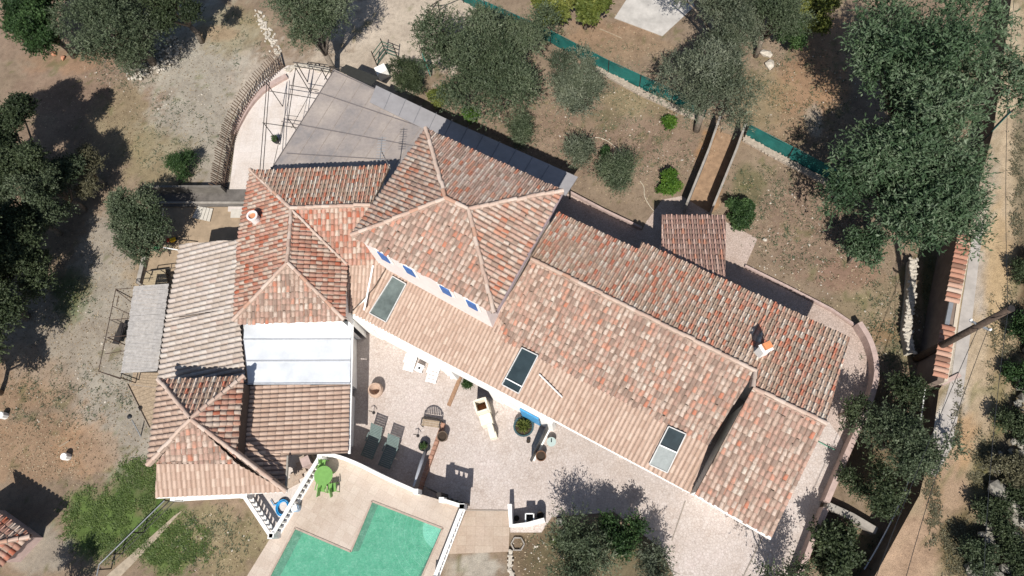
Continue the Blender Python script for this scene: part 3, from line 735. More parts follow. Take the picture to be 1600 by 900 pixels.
MB().beam(ap(0, -.06, 2.68), ap(Lw, -.06, 2.68), .10, .07).build('gutter', M_white, villa)
e2 = ev(1079); MB().beam(Vector((e1.x, e1.y, 2.68))-en*.06, Vector((e2.x, e2.y, 2.68))-en*.06, .10, .07).build('gutter', M_white, villa)
mbb = MB().frame_box(ap(Lw-1.25, off-.2, 1.35), ed, en, (0, 0, 1), .52, .04, 1.05); mbb.build('shutter', M_blue2, villa)
pw = MB()                                                      # recessed wall of the open porch
pw.beam(Vector((e1.x, e1.y, 1.2))+en*2.6, Vector((e2.x, e2.y, 1.2))+en*2.6, .2, 2.4); pw.build('porch_wall', M_white, villa)
for px in (970, 1077):
    q = ev(px)+en*.28; MB().beam((q.x, q.y, 0), (q.x, q.y, 2.55), .16, .16).build('porch_post', M_white, villa)
q = ev(1077)
MB().beam(ev(900)+en*.28-Vector((0,0,.22)), ev(1079)+en*.28-Vector((0,0,.22)), .14, .18).build('porch_beam', M_woodpale, villa)
# --- skylights
mglass = simple('sky_glass', (.03, .045, .05, 1), .12, .3, 1.2, spec=.5)
mglass2 = simple('dusty_glass', (.12, .145, .135, 1), .3, .5, 1.0, spec=.35)
def skylight(c4, mat, label, split=None):
    q = [on_plane(x, y, plM)+plM[1]*.19 for x, y in c4]; fr_ = MB()
    for a_, b_ in zip(q, q[1:]+q[:1]): fr_.beam(a_, b_, .05, .10, plM[1])
    f = fr_.build('skylight', simple('skylight_frame', (.5, .49, .47, 1), .5), villa); f['label'] = label
    MB().slab([p-Vector((0, 0, .02)) for p in q], .04).build('pane', mat, f)
    if split == .48:
        m0_, m1_ = q[0].lerp(q[3], split), q[1].lerp(q[2], split); MB().slab([m0_+plM[1]*.012, m1_+plM[1]*.012, q[2]+plM[1]*.012, q[3]+plM[1]*.012], .02).build('blind', simple('pale_blind', (.26, .28, .27, 1), .6, .15), f)
    if split:
        a_ = q[0].lerp(q[3], split); b_ = q[1].lerp(q[2], split); MB().beam(a_, b_, .05, .14, plM[1]).build('glazing_bar', M_plwhite, f)
    return f
skylight([(616,432), (637,444), (606,503), (580,489)], mglass2, 'long dusty skylight under the tower')
skylight([(817,543), (842,555), (812,614), (786,600)], mglass, 'dark skylight in the middle of the patio slope', .82)
skylight([(1045,665), (1072,677), (1043,737), (1015,724)], mglass, 'half pale skylight near the end of the patio slope', .48)
# --- chimneys
p = on_plane(402,345,plWW)
ch = MB().lathe(p+Vector((0, 0, -.2)), [(.26, 0), (.26, .75), (.30, .78), (.30, .86), (.2, .86), (.18, .6)], 18).build('round_chimney', M_pinkwall, villa)
MB().lathe(p+Vector((0, 0, .50)), [(.19, 0), (.19, .05)], 14).build('flue', M_terra, ch)
p = on_plane(1187,553,plN)
ch = MB().box(p+Vector((0, 0, .45)), (.42, .36, 1.3), R(25)).build('square_chimney', M_white, villa)
MB().box(p+Vector((0, 0, 1.12)), (.5, .44, .06), R(25)).build('chimney_slab', M_white, ch)
MB().box(p+Vector((.03, .05, 1.26)), (.34, .3, .24), R(25)).build('chimney_pot', simple('orange_pot', (.62, .24, .10, 1), .8), ch)
# --- tv mast lying on the patio slope
a_, b_ = on_plane(844,584,plM)+plM[1]*.22, on_plane(880,620,plM)+plM[1]*.22
ml = MB().tube([a_, b_], .035, 6); o = ml.build('aluminium_pole', M_plwhite, loc=a_); tag(o, 'thin white metal pole lying across the pale patio roof tiles', 'pole')
mast = thing('aerial', on_plane(608,262,plDN), 'zigzag television aerial on the edge of the dark link roof', 'aerial')
p = on_plane(610,264,plDN); MB().tube([p, p+Vector((0, 0, 2.0))], .025).build('mast', M_greymet, mast)
z_ = MB(); q0 = p+Vector((0, -.1, 1.9)); z_.tube([q0+Vector((0, -.5, 0)), q0+Vector((0, .9, 0))], .02)
for i in range(9): z_.tube([q0+Vector((-.22, -.45+i*.16, 0)), q0+Vector((.22, -.45+i*.16, .0))], .014)
z_.build('antenna_elements', M_greymet, mast)

# --- small tiled shelter over the garden gate
hut = thing('garden_shelter', P(1083,400,0), 'small separate shelter with a dusky pink tile roof on the garden side of the villa', 'shelter')
plH = plane3(P(1034,338,3.0), P(1134,338,3.0), P(1133,436,3.7))
roof(hut, 'shelter_roof', pp(plH, (1034,338), (1134,338), (1133,440), (1033,393)), plH, TM['hut'], pitch=.26)
hw = MB(); prism_under(hw, pp(plH, (1038,350), (1130,350), (1130,430), (1038,390)), plH, .1, .2); hw.build('shelter_wall', M_pinkwall, hut)
# shed in the bottom left corner
shed = thing('shed', P(-20,850,0), 'salmon tiled shed roof cut off by the bottom left corner', 'shed')
plS1 = plane3(P(0,806,2.0), P(48,836,2.0), P(-60,860,2.9)); plS2 = plane3(P(48,836,2.0), P(0,886,2.0), P(-60,860,2.9))
roof(shed, 'shed_roof', pp(plS1, (-40,780), (48,836), (-60,862)), plS1, TM['red'], pitch=.3)
roof(shed, 'shed_roof', pp(plS2, (48,836), (-20,908), (-60,862)), plS2, TM['red'], pitch=.3, under=False)
ridge(shed, [P(47,838,2.0), P(-60,861,2.9)])
MB().prism([P(22,840,2), P(-16,880,2), P(-120,850,2), P(-40,795,2)], 0, 1.85).build('shed_wall', M_wall2, shed)

# ================================================================== VEGETATION
def leaf_mat(name, dark, mid, light, trans=.25):
    m, n, b = newmat(name); a = N(n, 'ShaderNodeAttribute'); a.attribute_name = 'tint'
    c = ramp(n, a.outputs['Fac'], [(0, dark), (.5, mid), (1, light)])
    f = noisen(n, 1.3, 3, .6); c = mixc(n, 1.0, c, ramp(n, f, [(.3, (.8, .82, .8)), (.7, (1.15, 1.12, 1.05))]), 'MULTIPLY')
    n.links.new(c, b.inputs['Base Color']); b.inputs['Roughness'].default_value = .55; b.inputs['Specular IOR Level'].default_value = .25
    t = N(n, 'ShaderNodeBsdfTranslucent'); n.links.new(c, t.inputs[0]); mx = N(n, 'ShaderNodeMixShader'); mx.inputs[0].default_value = trans
    n.links.new(b.outputs[0], mx.inputs[1]); n.links.new(t.outputs[0], mx.inputs[2]); n.links.new(mx.outputs[0], n.nodes['Material Output'].inputs[0])
    return m
LM = {
 'turf': leaf_mat('turf_blades', (.06, .10, .025, 1), (.10, .15, .04, 1), (.17, .22, .08, 1)),
 'oak': leaf_mat('oak_leaves', (0.024, 0.036, 0.018, 1), (0.052, 0.072, 0.034, 1), (0.104, 0.128, 0.068, 1)),
 'olive': leaf_mat('olive_leaves', (0.036, 0.054, 0.028, 1), (0.082, 0.108, 0.060, 1), (0.165, 0.192, 0.125, 1)),
 'grey': leaf_mat('grey_olive_leaves', (0.052, 0.068, 0.042, 1), (0.110, 0.130, 0.086, 1), (0.205, 0.222, 0.165, 1)),
 'ash': leaf_mat('ash_leaves', (0.030, 0.060, 0.028, 1), (0.072, 0.118, 0.060, 1), (0.17, 0.215, 0.14, 1)),
 'green': leaf_mat('bright_green_leaves', (0.028, 0.072, 0.010, 1), (0.068, 0.144, 0.018, 1), (0.136, 0.224, 0.036, 1)),
 'yellow': leaf_mat('yellow_green_leaves', (0.064, 0.088, 0.018, 1), (0.128, 0.152, 0.036, 1), (0.216, 0.224, 0.064, 1)),
 'laurel': leaf_mat('laurel_leaves', (0.018, 0.040, 0.014, 1), (0.040, 0.080, 0.026, 1), (0.080, 0.136, 0.048, 1)),
 'dry': leaf_mat('dry_scrub_leaves', (0.072, 0.068, 0.040, 1), (0.128, 0.120, 0.072, 1), (0.208, 0.192, 0.128, 1)),
}
def nrm(a): return a/np.maximum(np.linalg.norm(a, axis=-1, keepdims=True), 1e-9)
def foliage_arrays(cl, shoots, L, lw, per, slen, up=.35, spread=.5, lowcut=-.35):
    """cl: (k,4) clumps x y z r. Feathery shoots leave each clump, leaves sit along the shoots."""
    k = len(cl); wgt = cl[:, 3]**2; wgt = wgt/wgt.sum()
    ci = RNG.choice(k, size=shoots, p=wgt); c = cl[ci, :3]; r = cl[ci, 3]
    u = nrm(RNG.normal(size=(shoots, 3))); u[:, 2] = np.where(u[:, 2] < lowcut, -u[:, 2], u[:, 2]); jl = RNG.normal(0, .18, k)[ci]
    st = c+u*(r*RNG.uniform(.35, .95, shoots))[:, None]*np.array([1, 1, .8])
    d = nrm(u+RNG.normal(size=(shoots, 3))*spread+np.array([0, 0, up])); ln = slen*RNG.uniform(.5, 1.25, shoots)
    t = np.tile(np.linspace(.08, 1, per), shoots); si = np.repeat(np.arange(shoots), per)
    droop = -(t**2)*.12
    pos = st[si]+d[si]*(t*ln[si])[:, None]; pos[:, 2] += droop*ln[si]
    nl = len(si)
    ld = nrm(d[si]*.55+RNG.normal(size=(nl, 3))*.7)
    nn = nrm(u[si]*.75+np.array([0, 0, .45])+RNG.normal(size=(nl, 3))*.6)
    wv = nrm(np.cross(ld, nn)); Ls = (L*RNG.uniform(.6, 1.3, nl))[:, None]; Ws = (lw*RNG.uniform(.7, 1.3, nl))[:, None]
    v = np.stack([pos, pos+ld*Ls*.5+wv*Ws*.5, pos+ld*Ls, pos+ld*Ls*.5-wv*Ws*.5], 1).reshape(-1, 3)
    shade = RNG.normal(.5, .13, shoots)[si]+RNG.normal(0, .13, nl)+RNG.normal(0, .17, k)[ci][si]
    tint = np.repeat(np.clip(shade, 0, 1), 4)
    return v, tint
def crown_clumps(R0, hgt, z0, k, rr=(.2, .3), sq=1.0, gap=.0, ang=None):
    """branch clumps: a few big boughs first, then smaller clumps hung round each bough, so that gaps stay between them."""
    nb = max(4, k//4); out = []; boughs = []
    for i in range(nb):
        a = i*2.4+RNG.uniform(-.35, .35); rad = (.12 if i % 4 == 0 else RNG.uniform(.35, .68))
        boughs.append(np.array([math.cos(a)*R0*rad, math.sin(a)*R0*rad*sq, RNG.uniform(-.30, .42)*hgt*(1.05-rad*.55)+z0]))
    for i in range(k):
        bgh = boughs[i % nb]; s_ = R0*(.02 if i < nb else .20)
        p = bgh+RNG.normal(size=3)*np.array([s_, s_*sq, s_*.7]); d = math.hypot(p[0], p[1]/sq)
        if d > R0*.88: p[:2] *= R0*.88/d
        out.append([*p, R0*RNG.uniform(*rr)*(1.35 if i < nb else .95)])
    return np.array(out)
def tree(name, px, py, R0, h, label, cat='tree', lm='olive', k=14, dens=1.0, L=.11, lw=.045, slen=.45, per=9, sq=1.0, rot=0.0, trunk=True, group=None, zg=0.0, gap=.22, low=.35, crown_at=None, rr=(.19, .29), lean=(0, 0), up=.35, spread=.5):
    """px,py: photo position of the crown's centre; h: full height."""
    if cat == "tree" and py < 300 and R0 < 4: R0 *= 1.12; h *= 1.08
    if px < 340: R0 *= 1.14; dens *= 1.12
    k = int(k*1.5); zc = zg+h*(1+low)/2; ctr = P(px, py, zc)
    base = Vector((ctr.x+lean[0], ctr.y+lean[1], zg))
    t = thing(name, base, label, cat, group)
    cl = crown_clumps(R0, h*(1-low), 0, k, rr, sq, gap)
    if rot:
        ca, sa = math.cos(rot), math.sin(rot); x = cl[:, 0]*ca-cl[:, 1]*sa; y = cl[:, 0]*sa+cl[:, 1]*ca; cl[:, 0], cl[:, 1] = x, y
    cl[:, :3] += np.array(ctr)
    shoots = int(dens*2700*(R0/2.5)**2*k**0/(slen/.45)*(9/per)) + 60
    v, tint = foliage_arrays(cl, shoots, L*1.15, lw*1.25, per, slen, up, spread)
    f = np.arange(len(v)).reshape(-1, 4)
    npmesh('crown', v, f, LM[lm], t, attrs={'tint': tint})
    if trunk:
        mb = MB(); tr = max(.06, R0*.055); fork = base+Vector((0, 0, max(.3, (zc-zg)*.42)))-Vector((lean[0], lean[1], 0))*.3
        mb.tube(smoothpath([base-Vector((0, 0, .1)), base.lerp(fork, .5)+Vector((.08, .05, 0)), fork], 1), [tr*1.25, tr*1.15, tr*1.02, tr][:4]+[tr]*0, 8) if False else mb.tube([base-Vector((0, 0, .1)), base.lerp(fork, .5)+Vector((.06, .05, 0)), fork], [tr*1.3, tr*1.05, tr], 8)
        for c in cl[:min(len(cl), 12)]:
            e = Vector(c[:3]); mid = fork.lerp(e, .5)+Vector((random.uniform(-.2, .2), random.uniform(-.2, .2), random.uniform(0, .3)))
            mb.tube([fork-Vector((0, 0, .05)), mid, e], [tr*.6, tr*.38, tr*.14], 5)
            for _ in range(3):
                q = e+Vector(nrm(RNG.normal(size=3)))*c[3]*.9; mb.tube([mid.lerp(e, .6), q], [tr*.16, tr*.05], 4)
        mb.build('trunk', M_bark, t, smooth=True)
    return t
OLV = dict(lm='grey', L=.13, lw=.035, slen=.50, per=9, up=.2)
OAK = dict(lm='oak', L=.10, lw=.06, slen=.32, per=8, rr=(.18, .28))
G_or = 'olive trees round the villa'
# top left group
tree('oak_tree', 55, 30, 2.6, 5.0, 'bright green round tree in the very top left corner', lm='laurel', k=16, L=.10, lw=.06, slen=.32, per=8)
tree('olive_tree', 185, 38, 3.3, 5.4, 'grey green tree spreading above the pile of pale stones, top left', **{**OLV, 'lm': 'olive'}, k=20)
tree('oak_tree', 268, 2, 2.2, 5.2, 'dark oak at the top edge right of the spreading grey green tree', **OAK, k=12)
tree('olive_shrub', 215, 92, 1.15, 1.8, 'silvery low shrub at the edge of the pale stone pile', 'shrub', **OLV, k=7, low=.1, trunk=False)
tree('olive_tree', 487, 26, 2.9, 5.6, 'olive with several bare trunks showing beside the iron pergola gate', **{**OLV, 'lm': 'olive'}, k=18, lean=(.2, -1.3))
# left side
tree('oak_tree', 8, 235, 2.3, 6.4, 'dark green tree on the left edge beside a black round shadow', **OAK, k=18, dens=1.3)
tree('oak_tree', -32, 205, 2.1, 6.4, 'dark tree cut off by the left edge, nearest its top corner tree', **OAK, k=22, dens=1.7)
tree('oak_tree', 78, 292, 2.0, 4.2, 'dark olive green tree between the left edge and the lower yard', lm='olive', k=14, L=.10, lw=.05, slen=.36, per=8)
tree('oak_tree', 205, 342, 2.15, 4.4, 'round oak overhanging the corner of the lower yard', lm='olive', k=18, L=.09, lw=.05, slen=.32, per=8, low=.2)
tree('yellow_shrub', 135, 268, 1.6, 3.0, 'yellowish loose bush right of the black round tree shadow', 'shrub', lm='dry', k=9, L=.08, lw=.04, slen=.4, per=7, low=.15)
tree('oak_tree', 40, 335, 2.1, 4.2, 'olive green tree above the big black shadow at the left edge', lm='olive', k=13, L=.10, lw=.05, slen=.36, per=8)
tree('oak_tree', -60, 455, 3.4, 6.8, 'tall dark tree outside the left edge that throws the large black shadow', **OAK, k=34, dens=1.8)
tree('oak_tree', -95, 590, 2.2, 6.0, 'lower dark tree past the left edge shading the gravel', **OAK, k=22, dens=1.6)
tree('oak_tree', -25, 388, 2.7, 6.0, 'dark tree cut by the left edge above the biggest shadow', **OAK, k=20, dens=1.3)
tree('lavender_bush', 282, 262, .95, 1.25, 'spiky dark bush against the grey walkway wall, by the picket fence', 'bush', lm='laurel', k=7, L=.12, lw=.03, slen=.4, per=8, low=0, trunk=False, up=.1)
# behind the canopy
tree('olive_tree', 760, 88, 3.75, 5.2, 'biggest olive, dense and round, just behind the glazed canopy roof', lm='olive', L=.11, lw=.045, slen=.42, per=9, k=36, dens=1.25)
tree('olive_tree', 895, 134, 2.1, 3.6, 'pale grey olive between the biggest olive and the green screen', **OLV, k=18)
tree('rosemary_shrub', 632, 122, 1.35, 2.2, 'small dark round shrub beside the green garden gate', 'shrub', lm='oak', k=16, dens=1.8, L=.10, lw=.025, slen=.35, per=9, low=.1, trunk=False)
tree('fig_tree', 915, -2, 1.9, 3.6, 'yellow green leafy tree beside the bare white slab at the top', lm='yellow', k=12, L=.17, lw=.12, slen=.3, per=6)
tree('fig_tree', 860, 12, 1.2, 2.8, 'smaller yellow green tree leaning over the green screen', lm='yellow', k=8, L=.17, lw=.11, slen=.3, per=6)
tree('olive_tree', 1112, 116, 2.85, 5.8, 'large silvery olive overhanging the green screen and garden stairs', **OLV, k=24, dens=1.1, lean=(-.2, -.8))
tree('olive_tree', 1130, 18, 2.7, 5.6, 'silvery olive at the top edge behind the bigger silvery one', **OLV, k=18)
tree('olive_tree', 1205, 22, 2.2, 5.0, 'greyish tree at the top edge right of the silvery olive', **{**OLV, 'lm': 'olive'}, k=14)
tree('laurel_bush', 1236, 62, 1.15, 2.2, 'bright green low bush beside the two pale boulders', 'bush', lm='laurel', k=9, L=.11, lw=.05, slen=.3, per=7, low=.1, trunk=False)
tree('vine_bush', 1285, 18, 1.4, 2.6, 'yellow green bush at the top edge left of the huge ash', 'bush', lm='yellow', k=9, L=.13, lw=.08, slen=.3, per=6, low=.15)
ASH = dict(lm='ash', L=.20, lw=.055, slen=.75, per=12, up=.05, rr=(.18, .25), spread=.6)
tree('ash_tree', 1442, 118, 3.9, 8.6, 'huge feathery tree in the top right, the upper of two beside the road', **ASH, k=44, dens=1.2, low=.3, sq=1.3, gap=.2)
tree('ash_tree', 1418, 300, 3.75, 7.4, 'huge feathery green tree, the lower of two, left of the tile capped wall', **ASH, k=44, dens=1.5, low=.3, gap=.2)
tree('ash_tree', 1350, 385, 1.2, 3.4, 'small bright sapling below the lower huge feathery tree', lm='ash', L=.16, lw=.05, slen=.5, per=10, k=7, low=.3)
# garden shrubs
SH = dict(dens=1.5, L=.16, lw=.03, slen=.6, per=9, low=.05, trunk=False, up=.1)
tree('oleander_shrub', 905, 240, 1.05, 1.9, 'grey green spiky shrub, left of the pair next to the looped hose', 'shrub', lm='grey', k=9, **SH)
tree('oleander_shrub', 963, 275, 1.35, 2.0, 'grey green spiky shrub, right and wider of the pair by the looped hose', 'shrub', lm='olive', k=11, **SH)
tree('oleander_shrub', 813, 203, .95, 1.6, 'dark spiky shrub standing alone at the shadow edge of the canopy', 'shrub', lm='olive', k=8, **SH)
tree('laurel_bush', 735, 180, .62, 1.0, 'small bright green bush at the canopy roof edge', 'bush', lm='green', k=6, L=.11, lw=.06, slen=.25, per=7, low=.05, trunk=False)
tree('laurel_bush', 686, 152, .75, 1.0, 'yellow green low bush between the small dark shrub and biggest olive', 'bush', lm='yellow', k=7, L=.11, lw=.06, slen=.28, per=7, low=.05, trunk=False)
for (x, y, lab) in ((1045, 284, 'clipped bright green ball bush left of the garden stairs'), (1157, 333, 'clipped dark green ball bush right of the tiled shelter')):
    tree('ball_bush', x, y, .74 if x < 1100 else .82, 1.25, lab, 'bush', lm='green' if x < 1100 else 'laurel', k=26, L=.07, lw=.05, slen=.14, per=6, low=.02, trunk=False, dens=3.0, rr=(.28, .34), gap=.1)
tree('weed_plant', 1046, 193, .45, .5, 'small green weed plant alone on the bare garden soil', 'plant', lm='green', k=5, L=.10, lw=.05, slen=.2, per=6, low=0, trunk=False, dens=2)
tree('weed_plant', 945, 240, .3, .8, 'slim dark green sprig between the two spiky shrubs', 'plant', lm='laurel', k=4, L=.10, lw=.06, slen=.2, per=6, low=0, trunk=False, dens=2)
# bottom
tree('olive_tree', 912, 862, 1.95, 2.9, 'grey green spiky tree at the bottom beside the white L shaped wall', lm='olive', k=26, dens=1.35, L=.15, lw=.035, slen=.75, per=10, low=.1, up=.4)
tree('laurel_bush', 965, 838, 1.3, 2.6, 'darker leafy bush against the right side of the bottom grey tree', 'bush', lm='laurel', k=10, L=.10, lw=.05, slen=.35, per=8, low=.05)
tree('olive_tree', 1020, 888, 1.25, 2.6, 'smallest grey tree at the bottom edge on the cobbled drive', lm='grey', k=8, L=.15, lw=.035, slen=.65, per=10, low=.1, up=.4)
tree('olive_tree', 1404, 692, 2.2, 3.2, 'broad dark green tree between the curved walk and the road bank', lm='olive', k=20, L=.11, lw=.045, slen=.42, per=9, low=.25)
tree('olive_tree', 1416, 612, 1.0, 2.2, 'dark tree above the broad one beside the curved walk', lm='oak', k=12, L=.10, lw=.05, slen=.4, per=8, low=.2)
tree('olive_tree', 1362, 762, 1.4, 3.0, 'low dark tree above the short pink garden wall', lm='oak', k=11, L=.10, lw=.05, slen=.4, per=8, low=.15)
tree('laurel_bush', 1304, 862, 1.5, 2.2, 'leafy dark bush in the corner below the short pale wall', 'bush', lm='oak', k=14, L=.13, lw=.06, slen=.35, per=7, low=.05)
tree('plum_tree', 1230, 925, 1.6, 4.2, 'tree at the bottom edge casting a branching shadow on the drive', lm='oak', k=9, L=.10, lw=.05, slen=.6, per=8, low=.3, dens=.6)
tree('plum_tree', 40, 975, 1.3, 4.2, 'tree below the bottom edge whose shadow falls by the salmon shed', lm='oak', k=8, L=.10, lw=.05, slen=.5, per=8, low=.35, dens=.7)
tree('oak_tree', 1330, 640, .8, 2.6, 'thin sapling leaning over the curved walk wall', lm='oak', k=6, L=.09, lw=.05, slen=.4, per=8, low=.3, dens=.7)
# scrub above the road
for i, (x, y, r, lm_, lab) in enumerate([
 (1606, 425, .8, 'oak', 'dark scrub at the right edge level with the pole top'),
 (1604, 520, .9, 'laurel', 'dark green scrub just below the pole top'), (1602, 590, .8, 'laurel', 'bright scrub above the pale rock terraces'),
 (1590, 668, .8, 'oak', 'dark scrub on the upper rock terrace'), (1582, 735, .8, 'dry', 'dry greyish scrub between the rock terraces'),
 (1556, 812, .9, 'oak', 'dark scrub where the dirt road bends'), (1530, 872, .9, 'olive', 'olive scrub lowest beside the reddish dirt road'),
 (1602, 790, 1.0, 'oak', 'dark scrub on the lower rocks at the right edge'), (1592, 880, 1.1, 'oak', 'dark scrub in the bottom right corner')]):
    tree('scrub_bush', x, y, r*1.2, 1.0, lab, 'bush', lm=lm_, k=7, L=.09, lw=.045, slen=.35, per=7, low=0, trunk=False, zg=ZR+.1)

# loose ground cover: weed tufts and pebbles, too many to count
def tufts(name, spots, lm, label, zg=.01, L=.09, lw=.025, n=5):
    V = []; T = []
    for (x, y, s) in spots:
        p = P(x, y, zg)
        for i in range(int(n)):
            a = RNG.uniform(0, 6.28); rr_ = abs(RNG.normal(0, .09*s)); b0 = np.array([p.x+math.cos(a)*rr_, p.y+math.sin(a)*rr_, zg])
            a2 = RNG.uniform(0, 6.28); d = nrm(np.array([math.cos(a2), math.sin(a2), RNG.uniform(.2, 1.0)])); wv = nrm(np.cross(d, [0, 0, 1])); l = L*s*RNG.uniform(.6, 1.4)
            V += [b0, b0+d*l*.5+wv*lw*s*.5, b0+d*l, b0+d*l*.5-wv*lw*s*.5]; T += [RNG.random()]*4
    V = np.array(V); o = npmesh(name, V, np.arange(len(V)).reshape(-1, 4), LM[lm], attrs={'tint': T}, loc=(0, 0, 0)); tag(o, label, cat='weeds' if 'weed' in name else 'grass', kind='stuff'); return o
def scatter(zs, dens):
    out = []
    for (cx, cy, rx, ry) in zs:
        for _ in range(int(rx*ry*dens)):
            a = RNG.uniform(0, 6.28); r = math.sqrt(RNG.random())*RNG.uniform(.7, 1.1); x, y = cx+math.cos(a)*rx*r, cy+math.sin(a)*ry*r
            nz = mnoise.noise(Vector((x*.05, y*.05, 2.2)))+.5*mnoise.noise(Vector((x*.16, y*.16, 7)))
            if nz > -.12: out.append((x, y, RNG.uniform(.7, 1.6)))
    return out
tufts('green_grass', scatter([(170,815,78,62), (215,752,38,40), (272,850,62,50), (262,735,20,30)], .5), 'turf', 'short green grass in patches left of the pool', n=7)
tufts('weeds', scatter([(270,215,80,70), (100,460,30,45), (130,470,25,40), (200,110,60,40), (380,60,60,50), (90,620,90,60), (330,840,70,55), (195,600,20,60), (500,220,0,0),
  (1000,210,120,80), (960,100,90,40), (1250,150,90,90), (1270,350,120,90), (1390,540,50,60), (860,210,50,40), (900,860,80,45), (1180,290,60,40), (1450,450,12,110), (1385,480,50,60), (1340,870,60,40)], .085), 'olive', 'sparse low weeds scattered over the bare garden soil', n=5)
tufts('roadside_weeds', scatter([(1549,540,8,90), (1497,650,8,60), (1455,800,16,70), (1580,560,22,130), (1540,740,30,70), (1500,860,40,50), (1590,300,12,150)], .28), 'dry', 'dry weeds along both sides of the dirt road', zg=ZR+.01, n=6)
def rockmesh(mb, c, r, sq=.6):
    k0 = len(mb.v); c = Vector(c); bm = bmesh.new(); bmesh.ops.create_icosphere(bm, subdivisions=1, radius=1)
    a = random.random()*6.28; ca, sa = math.cos(a), math.sin(a); sx, sy = random.uniform(.7, 1.3), random.uniform(.6, 1.1)
    for v in bm.verts:
        f = random.uniform(.75, 1.15); x, y, z = v.co.x*sx*f, v.co.y*sy*f, v.co.z*sq*f; mb.v.append(c+Vector((x*ca-y*sa, x*sa+y*ca, z))*r)
    for f in bm.faces: mb.f.append(tuple(k0+v.index for v in f.verts))
    bm.free()
def litter(name, zs, dens, cols, label):
    V = []; T = []
    for (cx, cy, rx, ry) in zs:
        for _ in range(int(rx*ry*dens)):
            a = RNG.uniform(0, 6.28); r = math.sqrt(RNG.random()); p = P(cx+math.cos(a)*rx*r, cy+math.sin(a)*ry*r, .012); a2 = RNG.uniform(0, 6.28); l = RNG.uniform(.04, .13); w_ = RNG.uniform(.015, .04)
            d = np.array([math.cos(a2), math.sin(a2), RNG.uniform(-.05, .25)])*l; q = np.array([-math.sin(a2), math.cos(a2), 0])*w_; c = np.array(p)
            V += [c, c+d*.5+q, c+d, c+d*.5-q]; T += [RNG.random()]*4
    V = np.array(V); o = npmesh(name, V, np.arange(len(V)).reshape(-1, 4), cols, attrs={'tint': T}, loc=(0, 0, 0)); tag(o, label, cat='litter', kind='stuff')
litter('dry_litter', [(1260,370,150,120), (980,210,150,110), (800,200,80,50), (1250,130,110,110), (250,130,130,110), (120,560,150,200), (100,250,120,120), (1400,560,50,120), (330,850,90,50), (60,700,70,60), (880,870,80,50), (960,60,80,40)], .13,
       leaf_mat('dry_litter_leaves', (.07, .05, .03, 1), (.22, .16, .10, 1), (.42, .34, .24, 1), .05), 'dry leaves and straw strewn over the bare garden soil')
pb = MB()
for (cx, cy, rx, ry, nn_) in [(1260,380,130,100,150), (1000,210,130,80,110), (250,130,80,70,80), (100,560,110,110,90), (1250,150,90,80,50), (1400,500,50,60,40), (850,860,50,40,30), (190,110,60,30,40), (330,850,60,50,20)]:
    for _ in range(nn_):
        a = random.uniform(0, 6.28); r = math.sqrt(random.random()); q = P(cx+math.cos(a)*r*rx, cy+math.sin(a)*r*ry, .01); rockmesh(pb, q, random.uniform(.02, .06)*(1.7 if random.random() < .06 else 1), .5)
tag(pb.build('pebbles', M_stone, loc=(0, 0, 0), fix=False), 'small pale pebbles strewn over the garden soil', 'pebbles', kind='stuff')

# ================================================================== GARDEN STRUCTURES
def stone_wall(name, pts, z0, h, wd, label, cat='stone wall', step=.28, mat=None, rr=(.07, .15)):
    """dry stone wall: a core with irregular stones bedded on and along it."""
    path = resample(pts, step*.8); mb = MB(); wallstrip(mb, path, wd*.7, z0, z0+h*.85)
    for i, p in enumerate(path):
        for s_ in (-1, 0, 1):
            if random.random() < .9:
                d = (path[min(i+1, len(path)-1)]-path[max(i-1, 0)]).normalized(); nn_ = Vector((-d.y, d.x, 0))
                rockmesh(mb, Vector((p.x, p.y, z0+h*.85))+nn_*s_*wd*.34+Vector((random.uniform(-.05, .05), random.uniform(-.05, .05), random.uniform(-.05, .03))), random.uniform(*rr), .55)
    return tag(mb.build(name, mat or M_stone), label, cat)
M_kerbst = simple('beige_kerb_stone', (.36, .30, .24, 1), .95, .3, 5)
# green mesh screen: base line measured on the ground, 1.3 m high, posts, rail
def screen(pts, hgt, label):
    w_ = pxpath(pts); t = thing('screen_fence', w_[0], label, 'fence', None)
    mb = MB(); fine = resample(w_, .3); V_ = []
    for i, p in enumerate(fine):
        for j in range(5): V_.append(p+Vector((random.gauss(0, .018)+.02*math.sin(i*1.3+j), random.gauss(0, .018)+.03*math.sin(i*.9), .05+(hgt-.09)*j/4-(.03*abs(math.sin(i*.38)) if j == 4 else 0))))
    mb.add(V_, [(i*5+j, i*5+j+1, i*5+j+6, i*5+j+5) for i in range(len(fine)-1) for j in range(4)]); mb.build('mesh_screen', M_fencegreen, t, smooth=True, fix=False)
    r_ = MB(); pts3 = [p+Vector((0, 0, hgt)) for p in w_]; r_.tube(pts3, .022, 5); r_.build('top_rail', M_fencegreen, t)
    for p in resample(w_, 2.45): MB().tube([p+Vector((0, -.05, 0)), p+Vector((0, -.05, hgt+.10))], .028, 6).build('post', M_iron, t)
screen([(690,-16),(760,23),(860,68),(950,115),(1100,184)], 1.25, 'dark green mesh screen fence running behind the olives, left of the garden stairs')
screen([(1163,213),(1230,248),(1320,296)], 1.25, 'shorter dark green mesh screen between the garden stairs and the huge ash')
stone_wall('stone_kerb', pxpath([(930,108),(1000,146),(1097,190)]), 0, .22, .5, 'low kerb of pale stones along the foot of the longer green screen', 'kerb', rr=(.05, .11), mat=M_kerbst)
stone_wall('stone_kerb', pxpath([(1162,218),(1225,252),(1300,292)]), 0, .22, .5, 'low kerb of pale stones along the foot of the shorter green screen', 'kerb', rr=(.05, .11), mat=M_kerbst)
